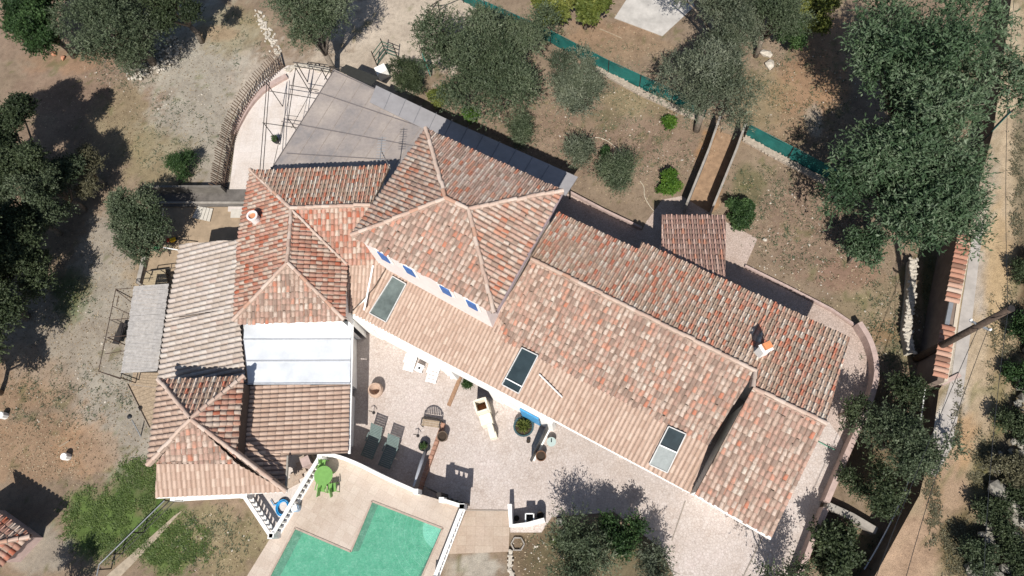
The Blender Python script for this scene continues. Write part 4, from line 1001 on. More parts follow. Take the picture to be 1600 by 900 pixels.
# walls of the garden stairs
for pts, lab in (([(1118,203),(1102,250),(1068,334)], 'low pale wall on the left side of the red garden stairs'), ([(1157,213),(1143,252),(1108,338)], 'low pale wall on the right side of the red garden stairs')):
    w_ = pxpath(pts); mb = MB(); wallstrip(mb, resample(w_, .5), .12, 0, 1.45); tag(mb.build('stair_wall', M_conc), lab, 'wall')
sheet('garden_path', [(1122,205),(1155,215),(1108,330),(1070,326)], .02, simple('red_earth_path', A(170,140,112), .95, .3, 3))
# low rendered wall round the curved walk
wl = smoothpath(pxpath([(890,303),(945,332),(1002,359)]), 0)
mb = MB(); wallstrip(mb, resample(wl, .6), .12, 0, .32); tag(mb.build('kerb_wall', M_cap), 'low pink kerb wall between the tower corner and the garden hose', 'wall')
wl = smoothpath(pxpath([(1335,510),(1354,540),(1363,585),(1353,628),(1333,672),(1308,728),(1284,785)]), 2)
mb = MB(); wallstrip(mb, resample(wl, .4), .26, 0, .75); t_ = mb.build('curved_wall', M_cap); tag(t_, 'long curved pink garden wall round the cobbled walk', 'wall')
wl = pxpath([(1283,795),(1262,845),(1236,915)]); mb = MB(); wallstrip(mb, resample(wl, .5), .26, 0, .75); tag(mb.build('garden_wall', M_cap), 'pink wall continuing to the bottom edge below the bend', 'wall')
wl = pxpath([(1286,790),(1325,808),(1362,830)]); mb = MB(); wallstrip(mb, resample(wl, .5), .34, 0, .6); tag(mb.build('garden_wall', M_conc), 'short pale wall branching off towards the road bank', 'wall')
wl = pxpath([(1163,417),(1230,450),(1298,485),(1336,511)]); mb = MB(); wallstrip(mb, resample(wl, .5), .12, 0, .22); tag(mb.build('kerb_wall', M_cap), 'thin pink kerb along the straight cobbled walk behind the long wing', 'wall')
# stone wall + tile capped wall along the road
stone_wall('stone_wall', pxpath([(1420,412),(1416,470),(1410,520),(1416,556)]), 0, .75, .42, 'dry stone wall of pale stones left of the tile capped wall')
tw = thing('tile_capped_wall', P(1450,500,0), 'long wall with a cap of orange and cream roof tiles beside the road', 'wall')
def capwall(p0, p1, z=2.62):
    a_, b_ = P(*p0, z), P(*p1, z); d = (b_-a_); L_ = d.length; d.normalize(); nn_ = Vector((-d.y, d.x, 0))
    if nn_.x > 0: nn_ = -nn_
    V = []; Fc = []; T = []; Ch = []; n_ = int(L_/.27)
    for i in range(n_):
        c_ = a_+d*(i+.5)*.27; tint = random.random(); k0 = len(V)
        for t_ in (-.36, .26):
            for j in range(6):
                an = math.pi*j/5; V.append(c_+nn_*t_-d*math.cos(an)*.125+Vector((0, 0, math.sin(an)*.10-(t_+.36)*-.0+(.10-.14*(t_+.36))))); T.append(tint); Ch.append(0)
        for j in range(5): Fc.append((k0+j, k0+j+1, k0+7+j, k0+6+j))
    npmesh('tile_cap', np.array([tuple(v) for v in V]), np.array(Fc), M_captile, tw, attrs={'tint': T, 'chan': Ch, 'al': [1.0]*len(T)}, smooth=True)
M_captile = tile_mat('cap_tiles', [(0, A(198,146,122)), (.3, A(216,194,176)), (.5, A(184,130,108)), (.75, A(208,168,146)), (.9, A(150,112,94))], .3)
capwall((1504,368), (1484,473)); capwall((1478,508), (1465,592))
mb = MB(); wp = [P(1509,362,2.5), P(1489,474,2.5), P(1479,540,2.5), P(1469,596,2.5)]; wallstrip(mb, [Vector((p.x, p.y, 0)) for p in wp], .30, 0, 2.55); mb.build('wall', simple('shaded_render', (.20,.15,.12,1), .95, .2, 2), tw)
wp = [Vector((p.x+.22, p.y, 0)) for p in wp]; mb = MB(); wallstrip(mb, wp, .16, ZR, 2.6); mb.build('coping', simple('cream_coping', A(224,208,186), .9, .1, 3), tw)
mb = MB(); wallstrip(mb, [P(1484,474,2.45)-Vector((0,0,2.45)), P(1477,509,2.45)-Vector((0,0,2.45))], .2, 2.5, 2.62); mb.build('lattice_panel', M_greymet, tw)
mb = MB(); wallstrip(mb, [P(1470,598,0)-Vector((0,0,0)), P(1442,612,0)], .2, 0, 1.9) ; tag(mb.build('garden_wall', M_cap), 'short dark pink wall joining the lower end of the tile capped wall', 'wall')
# white cable pipe along the bank foot
pipe = smoothpath(pxpath([(1446,600),(1440,650),(1434,688),(1420,755),(1400,800),(1371,856),(1350,890)], .9), 2)
tag(MB().tube(pipe, .03, 5).build('white_pipe', M_plwhite), 'thin white pipe running along the foot of the road bank', 'pipe')
# green sheet gate by the road
g0, g1 = P(1523,232,0), P(1549,205,0)
gt = thing('green_screen_gate', g0, 'small green sheet panel wedged between the huge ash and road wall', 'gate')
MB().beam(g0+Vector((0, 0, 1.1)), g1+Vector((0, 0, 1.1)), .03, 1.7).build('panel', M_fencegreen, gt); MB().tube([g1, g1+Vector((0, 0, 2.1))], .05).build('post', M_iron, gt)
# utility pole with wires
pb_ = P(1431,561,0); ph = 8.2
pt_ = None
for hh in np.arange(3, 14, .1):
    x, y = to_px((pb_.x, pb_.y, hh))
    if math.hypot(x-1431, y-561) >= 168: ph = hh; break
topd = P(1580,482,ph); pole = thing('utility_pole', pb_, 'tall dark wooden utility pole leaning over the road in the view', 'utility pole')
MB().tube([pb_, Vector((topd.x, topd.y, ph))], [.18, .13], 12).build('pole_shaft', M_pole, pole, smooth=True)
pv = (Vector((topd.x, topd.y, ph))-pb_); br = pb_+pv*.72
MB().beam(br+Vector((-.35, .22, 0)), br+Vector((.35, -.22, 0)), .08, .08).build('bracket', M_greymet, pole)
for s_ in (-.35, 0, .35): MB().lathe(br+Vector((s_, -s_*.63, .03)), [(.05, 0), (.06, .08), (.03, .14)], 8).build('insulator', M_plwhite, pole)
MB().lathe(Vector((topd.x, topd.y, ph)), [(.15, 0), (.13, .04)], 10).build('pole_cap', M_iron, pole)
MB().tube([pb_+Vector((-.1, .1, .1)), pb_+pv*.26+Vector((.22, -.18, 0))], .05, 6).build('white_conduit', M_plwhite, pole)
tt = Vector((topd.x, topd.y, ph))-Vector((0, 0, .2))
def wire(a, b, sag, name, lab):
    pts = [a.lerp(b, t)+Vector((0, 0, -sag*4*t*(1-t))) for t in np.linspace(0, 1, 14)]; tag(MB().tube(pts, .014, 4).build(name, M_dark), lab, 'cable')
wire(tt, P(1590,-60,7.6), .5, 'overhead_cable', 'black overhead cable running up the road from the pole top')
wire(tt-Vector((0,0,.3)), P(1556,470,5.0), .1, 'overhead_cable', 'short black service cable looping beside the pole top')
wire(br, P(1345,965,5.5), .3, 'overhead_cable', 'black overhead cable running down left from the pole bracket')
wire(tt, P(1535,960,6.5), .3, 'overhead_cable', 'black overhead cable running down the right side of the road')
wire(br+Vector((.3,-.2,0)), P(1400,960,5.8), .4, 'overhead_cable', 'second black cable running down the road from the pole bracket')
# picket fence bordering the pergola terrace
pkp = smoothpath(pxpath([(354,300),(362,250),(372,212),(386,180),(404,152),(424,128),(446,106)]), 2)
pk = thing('picket_fence', pkp[0], 'curved brown picket fence leaning round the pergola terrace', 'fence')
rs_ = resample(pkp, .16)
for i, p in enumerate(rs_):
    d = (rs_[min(i+1, len(rs_)-1)]-rs_[max(i-1, 0)]).normalized(); out = Vector((-d.y, d.x, 0)); 
    if out.x > 0: out = -out
    MB().beam(p, p+Vector((0, 0, 1.15))+out*random.uniform(.42, .58), .075, .03, d).build('picket', M_picket, pk)
for hz in (.3, .9): MB().tube([p+Vector((0, 0, hz))+Vector((-.25*hz, .1*hz, 0)) for p in rs_[::3]], .02, 5).build('rail', M_picket, pk)
# low curved pink wall inside the fence
wl = smoothpath(pxpath([(366,213),(374,198),(388,172),(408,148),(428,134),(450,122)]), 2)
mb = MB(); wallstrip(mb, wl, .34, 0, .3); tag(mb.build('terrace_wall', M_cap), 'low curved pink wall inside the brown picket fence', 'wall')
wl = smoothpath(pxpath([(448,112),(470,104),(505,110),(520,116)]), 1); stone_wall('stone_border', wl, .05, .2, .4, 'rough stone border at the top of the pergola terrace', 'border')
# iron pergola frame over the terrace
Zp = 2.5
pg = thing('pergola', P(400,230,0), 'thin iron pergola frame standing open over the pale terrace', 'pergola')
def rods(name, segs, r=.022, z=Zp):
    for (x0_, y0_, x1_, y1_) in segs: MB().tube([P(x0_, y0_, z), P(x1_, y1_, z)], r, 5).build(name, M_iron, pg)
rods('rail', [(417,130,406,268), (421,128,411,268), (462,106,450,190), (452,130,448,200), (488,100,412,268)][:3], .024)
rods('cross_bar', [(410,192,668,228), (420,142,690,186), (452,133,498,141)], .024)
rods('diagonal_bar', [(462,108,425,268), (505,108,455,200), (446,180,466,182)], .016)
for x, y in ((417,130), (412,192), (462,106), (451,186)):
    q = P(x, y, Zp); MB().tube([q, (q.x, q.y, .1)], .028, 5).build('post', M_iron, pg)
gtf = thing('pergola_gate', P(490,98,0), 'dark iron gate rail along the top of the pergola terrace', 'gate')
for (a_, b_) in (((458,97),(545,110)), ((460,103),(540,117))): MB().tube([P(*a_, 1.9), P(*b_, 1.9)], .03, 5).build('rail', M_iron, gtf)
for q_ in ((464,100), (502,108), (519,112)): q = P(*q_, 1.9); MB().tube([q, (q.x, q.y, 0)], .035, 6).build('post', M_iron, gtf)
MB().tube([P(518,104,1.9), P(507,124,.6)], .03, 5).build('brace', M_iron, gtf)
# potted plant under the pergola
def pot(name, px, py, r, h, label, mat=None, z=ZP, plant=None, rim=True, cat='pot', fill=True, prof=None):
    b_ = P(px, py, z); t = thing(name, b_, label, cat)
    MB().lathe(b_, prof or [(r*.72, 0), (r*.95, h*.55), (r, h*.9), (r*1.08, h*.92), (r*1.08, h), (r*.9, h), (r*.88, h*.82)], 20).build('vessel', mat or M_terra, t, smooth=False)
    if fill: MB().lathe(b_+Vector((0, 0, h*.80)), [(r*.87, 0), (r*.87, .02)], 16).build('soil', M_soil, t)
    if plant:
        cl = np.array([[b_.x, b_.y, z+h+plant[1]*.3, plant[0]]]); v, tn = foliage_arrays(cl, plant[3], plant[4], plant[5], 6, plant[0]*.8, .6, .6, 0)
        npmesh('plant', v, np.arange(len(v)).reshape(-1, 4), LM[plant[2]], t, attrs={'tint': tn})
    return t
pot('plant_pot', 433, 222, .20, .3, 'small dark pot with a green plant under the iron pergola', M_dark, .1, (.14, .3, 'laurel', 60, .12, .04))

# ------------------------------------------------------------------ glazed canopy and its long strip
cn = thing('glazed_canopy', P(560,200,0), 'big grey translucent canopy roof between the pergola terrace and the tower', 'canopy')
mc, n, b = newmat('grey_polycarbonate')
f = noisen(n, .5, 4, .6); f2 = noisen(n, 6, 5, .7); c = ramp(n, f, [(.32, A(166,160,158)), (.5, A(192,180,172)), (.68, A(212,198,186))])
c = mixc(n, 1.0, c, ramp(n, f2, [(.3, (.88, .88, .88)), (.7, (1.08, 1.08, 1.08))]), 'MULTIPLY')
wv = N(n, 'ShaderNodeTexWave', wave_type='BANDS'); wv.inputs['Scale'].default_value = 4.0; wv.inputs['Distortion'].default_value = .3
mp_ = N(n, 'ShaderNodeMapping'); mp_.inputs['Rotation'].default_value = (0, 0, R(33)); g_ = N(n, 'ShaderNodeNewGeometry'); n.links.new(g_.outputs['Position'], mp_.inputs[0]); n.links.new(mp_.outputs[0], wv.inputs['Vector'])
c = mixc(n, 1.0, c, ramp(n, wv.outputs['Fac'], [(0, (.93, .93, .94)), (1, (1.05, 1.05, 1.04))]), 'MULTIPLY'); bumpn(n, b, wv.outputs['Fac'], .25, .01)
n.links.new(c, b.inputs['Base Color']); b.inputs['Roughness'].default_value = .28; b.inputs['Specular IOR Level'].default_value = .5
tr = N(n, 'ShaderNodeBsdfTransparent'); tr.inputs[0].default_value = (.75, .75, .76, 1); mx = N(n, 'ShaderNodeMixShader'); mx.inputs[0].default_value = .18
n.links.new(b.outputs[0], mx.inputs[1]); n.links.new(tr.outputs[0], mx.inputs[2]); n.links.new(mx.outputs[0], n.nodes['Material Output'].inputs[0])
plCan = plane3(P(420,267,3.0), P(522,108,2.5), P(695,189,2.6))
cq = pp(plCan, (420,270), (522,108), (694,189), (660,225), (620,290))
MB().slab(cq, .03).build('sheet', mc, cn)
def cp(x, y, dz=.02): return on_plane(x, y, plCan)+Vector((0, 0, dz))
def lerp2(a, b, t): return (a[0]+(b[0]-a[0])*t, a[1]+(b[1]-a[1])*t)
for (a_, b_) in (((448,240),(612,250)), ((440,190),(645,228)), ((492,143),(662,200)), ((520,110),(696,190)), ((422,268),(522,110))):
    MB().beam(cp(*a_, .03), cp(*b_, .03), .045, .03).build('glazing_bar', simple('canopy_bar', (.17, .15, .145, 1), .5), cn)
for i in range(7):                                                   # sheet laps running down the slope
    t_ = (i+1)/8; a_ = lerp2((522,110),(694,189), t_); b_ = lerp2((425,267),(640,262), t_) 
    MB().beam(cp(*a_, .015), cp(*b_, .015), .03, .010).build('lap_joint', simple('lap_joint_grey', A(176,164,154), .4), cn)
MB().slab([cp(*q, .04) for q in ((541,101),(592,121),(581,134),(531,112))], .02).build('dark_net', M_netting, cn)
for q_ in ((424,262), (470,195), (521,112), (600,146)): q = cp(*q_); MB().tube([q, (q.x, q.y, 0)], .05, 6).build('post', M_iron, cn)
st_ = thing('strip_canopy', P(780,240,0), 'long narrow grey lean-to roof along the garden side under the tower', 'canopy')
sq_ = [P(588,134,2.6), P(693,184,2.6), P(903,277,2.6), P(884,306,2.7), P(684,212,2.7), P(578,160,2.7)]
M_strip = simple('grey_fibre_sheet', A(172,168,168), .6, .12, 2.0)
MB().slab([p+Vector((0, 0, .04)) for p in sq_], .08).build('sheet', M_strip, st_)
for t_ in np.linspace(.08, .95, 12):
    a_ = sq_[0].lerp(sq_[2], t_); b_ = sq_[5].lerp(sq_[3], t_); MB().beam(a_+Vector((0, 0, .05)), b_+Vector((0, 0, .05)), .03, .02).build('lap_joint', simple('lap_joint_dark', (.2, .2, .21, 1), .5), st_)
for t_ in (.1, .4, .7, .97): q = sq_[0].lerp(sq_[2], t_); MB().tube([q+Vector((-.1, -.15, 0)), (q.x-.1, q.y-.15, 0)], .05, 6).build('post', M_iron, st_)
# ------------------------------------------------------------------ left side: slatted awning and railing
aw_ = thing('slatted_awning', P(230,515,0), 'grey slatted awning over the wooden terrace left of the villa', 'awning')
sl = [P(209,447,2.2), P(264,443,2.2), P(246,580,2.2), P(189,583,2.2)]
M_aw = simple('grey_reed_mat', A(200,194,188), .85, .25, 5)
ns = 62
mb = MB()
for i in range(ns):
    t0 = (i+.08)/ns; t1 = (i+.92)/ns; j_ = random.uniform(-.03, .03)
    a0, a1, b0, b1 = sl[0].lerp(sl[3], t0), sl[0].lerp(sl[3], t1), sl[1].lerp(sl[2], t0), sl[1].lerp(sl[2], t1); jx_ = Vector((j_, 0, random.uniform(-.01, .01)))
    mb.slab([a0+jx_, b0+jx_, b1+jx_, a1+jx_], .012)
mb.build('slats', M_aw, aw_)
for t_ in (.03, .35, .67, .97): MB().beam(sl[0].lerp(sl[3], t_)-Vector((0, 0, .05)), sl[1].lerp(sl[2], t_)-Vector((0, 0, .05)), .04, .05).build('beam', M_iron, aw_)
for s_ in ((sl[0], sl[3]), (sl[1], sl[2])): MB().beam(s_[0]-Vector((0,0,.09)), s_[1]-Vector((0,0,.09)), .05, .05).build('beam', M_iron, aw_)
for p in sl: MB().tube([p, (p.x, p.y, 0)], .03, 6).build('post', M_iron, aw_)
fr = thing('trellis_stand', P(185,520,0), 'thin rusty iron frame standing left of the grey slatted awning', 'frame')
zf = 1.9
for (a_, b_) in (((181,452),(154,580)), ((154,580),(190,591)), ((181,452),(208,450)), ((175,478),(203,491)), ((181,453),(205,472)), ((172,500),(208,497)), ((164,553),(196,548)), ((185,462),(182,478)), ((168,527),(200,524))):
    MB().tube([P(*a_, zf), P(*b_, zf)], .022, 5).build('bar', simple('rusty_iron', (.07, .045, .035, 1), .8), fr)
for q_ in ((181,452), (154,580), (189,590), (168,527)): q = P(*q_, zf); MB().tube([q, (q.x, q.y, 0)], .03, 5).build('post', MATS['rusty_iron'], fr)
rk = thing('metal_rack', P(187,520,0), 'dark metal rack with shelves inside the rusty iron frame', 'rack')
for z_ in (.35, .75): MB().box(P(187,521,z_)+Vector((0, 0, 0)), (.42, 1.25, .03), R(-10)).build('shelf', M_iron, rk)
for dx_ in (-.18, .18):
    for dy_ in (-.55, .55): q = P(187,521,0)+Vector((dx_+dy_*.17, dy_, 0)); MB().tube([q, q+Vector((0, 0, .85))], .02, 4).build('leg', M_iron, rk)
# wooden terraces
dk = thing('wooden_deck', P(222,625,0), 'weathered plank deck descending below the slatted awning', 'deck')
def planks(pts, z, n_, parent, mat=M_woodpale, name='planks'):
    w4 = [P(x, y, z) for x, y in pts]; mb = MB()
    for i in range(n_):
        t0, t1 = (i+.04)/n_, (i+.96)/n_
        mb.slab([w4[0].lerp(w4[3], t0), w4[1].lerp(w4[2], t0), w4[1].lerp(w4[2], t1), w4[0].lerp(w4[3], t1)], .04)
    return mb.build(name, mat, parent)
planks([(199,600),(246,582),(240,668),(234,668)], .45, 12, dk); planks([(208,582),(250,582),(249,606),(205,600)], .6, 5, dk)
for a_, b_ in (((199,601),(233,669)), ((205,601),(246,606))): MB().beam(P(*a_, .5), P(*b_, .5), .05, .06).build('edge_board', M_woodgrey, dk)
dk2 = thing('wooden_deck', P(245,430,0), 'plank landing with an iron rail above the slatted awning', 'deck')
planks([(228,424),(258,420),(262,446),(222,448)], .4, 7, dk2, simple('dry_planks', A(188,170,140), .9, .25, 8))
for a_, b_ in (((228,424),(276,418)), ((228,424),(220,446))): MB().tube([P(*a_, 1.0), P(*b_, 1.0)], .025, 5).build('rail', M_iron, dk2)
for q_ in ((228,424), (250,421), (276,418)): q = P(*q_, 1.0); MB().tube([q, (q.x, q.y, 0)], .025, 5).build('post', M_iron, dk2)
mb = MB(); mb.beam(P(218,444,.2), P(228,400,.2), .25, .4); tag(mb.build('yard_wall', M_conc), 'short concrete wall at the left corner of the lower yard', 'wall')
# yard: white boards, patio pieces, clothes pole, toys
for pts, lab in (([(308,322),(333,326),(328,346),(300,340)], 'pale ribbed plastic sheet lying in the lower yard, larger of two'), ([(361,327),(384,327),(384,340),(360,340)], 'small cream board lying in the lower yard by the red roof')):
    mb = MB(); w4 = [P(x, y, .12) for x, y in pts]
    if len(lab) > 60: 
        for i in range(5): mb.slab([w4[0].lerp(w4[1], (i+.06)/5), w4[0].lerp(w4[1], (i+.94)/5), w4[3].lerp(w4[2], (i+.94)/5), w4[3].lerp(w4[2], (i+.06)/5)], .05)
    else: mb.slab(w4, .05)
    tag(mb.build('flat_board', simple('cream_board', A(222,214,200), .6, .1)), lab, 'board')
tag(MB().tube([P(234,383,1.5), P(281,391,1.6)], .03, 6).build('white_pole', M_plwhite), 'thin white horizontal pole reaching from the oak to the cream lean-to', 'pole')
tag(MB().tube([P(255,326,1.3), P(249,374,.2)], .03, 6).build('white_pole', M_plwhite), 'thin upright pale pole under the oak by the lower yard', 'pole')
ty = thing('toy_scooter', P(272,376,.03), 'little yellow and red garden toy beside the white horizontal pole', 'toy')
q = P(272,376,.03); MB().box(q+Vector((0, 0, .12)), (.34, .22, .16), .4).build('body', simple('yellow_plastic', (.75, .45, .03, 1), .5), ty)
MB().box(q+Vector((-.28, 0, .1)), (.2, .18, .14), .2).build('seat', simple('red_plastic', (.45, .06, .03, 1), .5), ty)
for s_ in (-.18, .15): MB().tube([q+Vector((s_, -.14, .06)), q+Vector((s_, .14, .06))], .06, 10).build('wheel', M_dark, ty)
tag(MB().lathe(P(247,388,.03), [(.16, 0), (.2, .12), (.2, .16), (.17, .16), (.14, .03)], 12).build('green_basin', simple('mint_plastic', (.10, .42, .20, 1), .5)), 'little green plastic basin under the white horizontal pole', 'basin')
# retaining wall of the side path
w_ = [P(240,319,0), P(385,319,0)]; mb = MB(); wallstrip(mb, w_, .12, 0, .25); tag(mb.build('kerb_wall', M_conc), 'thin concrete kerb wall between the grey side path and the lower yard', 'wall')
mb = MB(); wallstrip(mb, [P(238,302,0), P(356,302,0)], .14, 0, .9); tag(mb.build('garden_wall', simple('dark_blockwork', A(128,122,114), .95, .3, 2)), 'low grey block wall between the gravel yard and the side path', 'wall')

# green gate, brackets near the parking
gg = thing('garden_gate', P(600,95,0), 'open green metal gate standing beside the small dark shrub', 'gate')
for a_, b_ in (((590,104),(604,85)), ((604,85),(622,92))):
    p0_, p1_ = P(*a_, 0), P(*b_, 0); [MB().beam(p0_+Vector((0, 0, z_)), p1_+Vector((0, 0, z_)), .03, .05).build('bar', simple('wire_green', (.03, .10, .07, 1), .6), gg) for z_ in (.2, .55, .9, 1.25)]
    for p in (p0_, p1_): MB().tube([p, p+Vector((0, 0, 1.5))], .035, 6).build('post', M_iron, gg)
mb = MB(); mb.box(P(597,113,.35), (.7, .6, .7), .5); tag(mb.build('gate_pillar', M_white), 'small white pillar base between the canopy net and the dark shrub', 'pillar')
tp_ = thing('green_tarp', P(666,100,0), 'turquoise green sheet hanging by the left side of the biggest olive', 'sheet'); MB().beam(P(662,92,.9), P(670,111,.9), .03, 1.1).build('cloth', simple('turquoise_sheet', (.03, .33, .27, 1), .6), tp_); MB().tube([P(662,92,0), P(662,92,0)+Vector((0,0,1.5))], .03, 5).build('post', M_iron, tp_)
sw = thing('swing_frame', P(680,15,0), 'iron swing frame legs at the top edge of the parking area', 'frame')
ap_ = P(684,2,2.3)
for q_ in ((657,42), (690,40), (672,10)): MB().tube([ap_, P(*q_, 0)], .035, 6).build('leg', M_iron, sw)
MB().tube([ap_, P(760,-30,2.3)], .035, 6).build('beam', M_iron, sw)
# stones
rp = MB()
for _ in range(210):
    a = random.uniform(0, 6.28); r = math.sqrt(random.random()); q = P(232+math.cos(a)*r*46+10, 92+math.sin(a)*r*26-(math.cos(a)*r*46)*.5, .03); rockmesh(rp, q+Vector((0, 0, random.uniform(0, .12))), random.uniform(.06, .17), .7)
tag(rp.build('rubble', M_stone, loc=(0, 0, 0), fix=False), 'loose rubble of pale stones under the spreading tree, top left', 'rubble', kind='stuff')
rp = MB()
for _ in range(130):
    t_ = random.random(); x = 402+(438-402)*t_+random.gauss(0, 4); y = 18+(88-18)*t_+random.gauss(0, 3); rockmesh(rp, P(x, y, .03), random.uniform(.05, .14), .7)
tag(rp.build('stone_edging', M_stone, loc=(0, 0, 0), fix=False), 'line of loose pale stones from the top edge to the picket fence', 'stones', kind='stuff')
for (x, y, r, m_, lab) in ((84,84,.28,M_redrock,'larger red boulder below the corner tree'), (98,90,.24,M_redrock,'flatter red boulder, right of the pair at the tree edge'), (1198,84,.42,M_stone,'pale boulder beside the bright low bush, upper of two'), (1203,100,.36,M_stone,'pale boulder beside the bright low bush, lower of two'), (1195,375,.16,M_stone,'white oval stone right of the cobbled forecourt')):
    mb = MB(); rockmesh(mb, P(x, y, .1), r, .6); tag(mb.build('boulder', m_, fix=False), lab, 'boulder')
# rocky terraces above the road
rp = MB()
for _ in range(900):
    x = random.uniform(1490, 1660); y = random.uniform(330, 930)
    lim = 1603 if y < 560 else (1603-(y-560)*.27)
    if x < lim: continue
    rockmesh(rp, P(x, y, ZR+.15)+Vector((0, 0, random.uniform(-.05, .3))), random.choice((.08, .12, .18, .28, .4))*random.uniform(.8, 1.2), .7)
tag(rp.build('rocky_slope', simple('limestone_scree', (.27, .25, .21, 1), .95, .7, 2.5), loc=(0, 0, 0), fix=False), 'jumbled grey limestone rocks on the slope above the dirt road', 'rocks', kind='stuff')
# posts on the left lawn
for (x, y, lab) in ((9,650,'white concrete post stub standing at the left edge'), (107,714,'white concrete post stub standing in a weed patch')):
    q = P(x, y, 0); tag(MB().lathe(q, [(.2, 0), (.2, .38), (.17, .42)], 8).build('post_stub', M_white, smooth=False), lab, 'post')
tag(MB().beam(P(93,698,.05), P(108,689,.05), .06, .05).build('timber', M_woodpale), 'short pale timber lying near the white post stub', 'timber')
lp_ = thing('garden_lamp', P(206,655,0), 'small dark garden lamp on a grey stake beside the deck', 'lamp'); q = P(220,682,0); MB().tube([q, P(206,656,1.1)], .035, 6).build('stake', M_greymet, lp_); MB().lathe(P(204,651,1.1), [(.1, 0), (.14, .1), (.05, .18)], 10).build('lamp_head', M_dark, lp_)
# mesh fence bottom left with its path
mf = thing('wire_fence', P(210,840,0), 'sagging grey metal rail fence between the two grass patches', 'fence')
fz = 1.1
MB().tube([P(257,782,fz), P(206,832,fz), P(155,882,fz), P(150,905,fz)], .03, 6).build('top_rail', M_greymet, mf)
for q_ in ((257,782), (206,832), (171,866), (152,890)): q = P(*q_, fz); MB().tube([q, (q.x, q.y, 0)], .035, 6).build('post', M_iron, mf)
for z_ in (.15, .6): MB().tube([P(257,782,fz)-Vector((0,0,fz-z_)), P(206,832,fz)-Vector((0,0,fz-z_)), P(155,882,fz)-Vector((0,0,fz-z_))], .015, 5).build('wire', M_iron, mf)
sheet('stepping_path', [(272,806),(284,798),(226,862),(184,905),(160,905),(205,866)], .04, simple('pale_kerb_path', A(188,172,150), .95, .3, 3))

# ================================================================== POOL TERRACE + PATIO OBJECTS
def balustrade(pts, z, label, h=.82, endposts=True, solid=.08, base=None, step=.26):
    path = resample(pts, step); path = [Vector((p.x, p.y, z)) for p in path]
    t = thing('balustrade', path[0], label, 'balustrade')
    mb = MB(); wallstrip(mb, path, .17, z+h-.09, z+h); mb.build('handrail', M_white, t)
    mb = MB(); wallstrip(mb, path, .17, z, z+solid); mb.build('base_rail', M_white, t)
    proto = None
    for i in range(len(path)-1):
        c = path[i].lerp(path[i+1], .5)
        if proto is None:
            proto = MB().lathe(c+Vector((0, 0, solid)), [(r_, z_*(h-.09-solid)/.65) for r_, z_ in ((.05, 0), (.045, .06), (.075, .22), (.06, .36), (.035, .52), (.05, .60), (.05, .65))], 8).build('baluster', M_white, t, smooth=True); pc = c
        else:
            o = proto.copy(); COL.objects.link(o); o.parent = t; o.location = c-pc
    for p in (path[0], path[-1]) if endposts else ():
        MB().box(p+Vector((0, 0, h/2+.03)), (.24, .24, h+.06)).build('end_post', M_white, t)
    return t
balustrade([P(500,712,2.3), P(425,836,2.3)], ZD, 'white balustrade on the left side of the pool deck')
balustrade(smoothpath([P(508,708,2.3), P(545,718,2.3), P(600,746,2.3), P(650,768,2.3)], 2), ZD, 'white curved balustrade between the pool deck and the shaded loungers', solid=.62)
balustrade([P(690,781,2.3), P(722,791,2.3)], ZD, 'short white balustrade at the right corner of the pool deck')
balustrade([P(722,792,2.3), P(678,905,2.3)], ZD, 'white balustrade on the right side of the pool deck')
balustrade([P(381,775,2.3), P(423,838,2.3)], ZD, 'white balustrade on the outer side of the blue hose corner')
balustrade([P(272,779,2.2), P(384,773,2.2)], ZD-.05, 'white balustrade under the pavilion eave')
# hose corner terrace
sheetz = [P(x, y, ZD-.02) for x, y in ((270,780),(384,775),(424,838),(500,714),(440,700),(380,740),(275,760))]
tag(MB().prism(sheetz, 0, ZD-.02).build('hose_terrace', M_terr), kind='structure')
sr = thing('side_stair', P(470,745,0), 'narrow tiled stair with a square brick planter under the annexe roof', 'stair')
for i in range(5):
    a_ = lerp2((478,716),(452,762), i/5); z_ = ZD+.04+(4-i)*.10
    MB().box(P(a_[0], a_[1], z_)-Vector((0, 0, .1)), (.6, .42, .2), R(28)).build('step', M_slabt, sr)
MB().box(P(482,722,ZD+.5), (.45, .45, .9), R(28)).build('planter', M_cap, sr)
# blue hose
hs = []; c0 = P(443,793,ZD+.04)
for i in range(120):
    a = i*.33; r = .24+.12*((i % 37)/37); hs.append(c0+Vector((math.cos(a)*r, math.sin(a)*r*1.15, .02+.0009*i)))
hs += [c0+Vector((-.5, .1, .03)), c0+Vector((-.7, .35, .03))]
tag(MB().tube(hs, .026, 5).build('garden_hose', simple('blue_hose', (.03, .30, .62, 1), .4, .1), smooth=True), 'coiled bright blue garden hose in the corner beside the balustrade', 'hose')
fl = thing('pool_filter_box', P(465,793,ZD), 'small white capped cylinder beside the left pool balustrade', 'filter'); q = P(465,794,ZD)
MB().lathe(q, [(.19, 0), (.19, .36), (.2, .4)], 16).build('drum', simple('blue_grey_drum', (.30, .40, .50, 1), .5), fl); MB().box(q+Vector((0, 0, .44)), (.28, .28, .07), R(20)).build('lid', M_plwhite, fl)
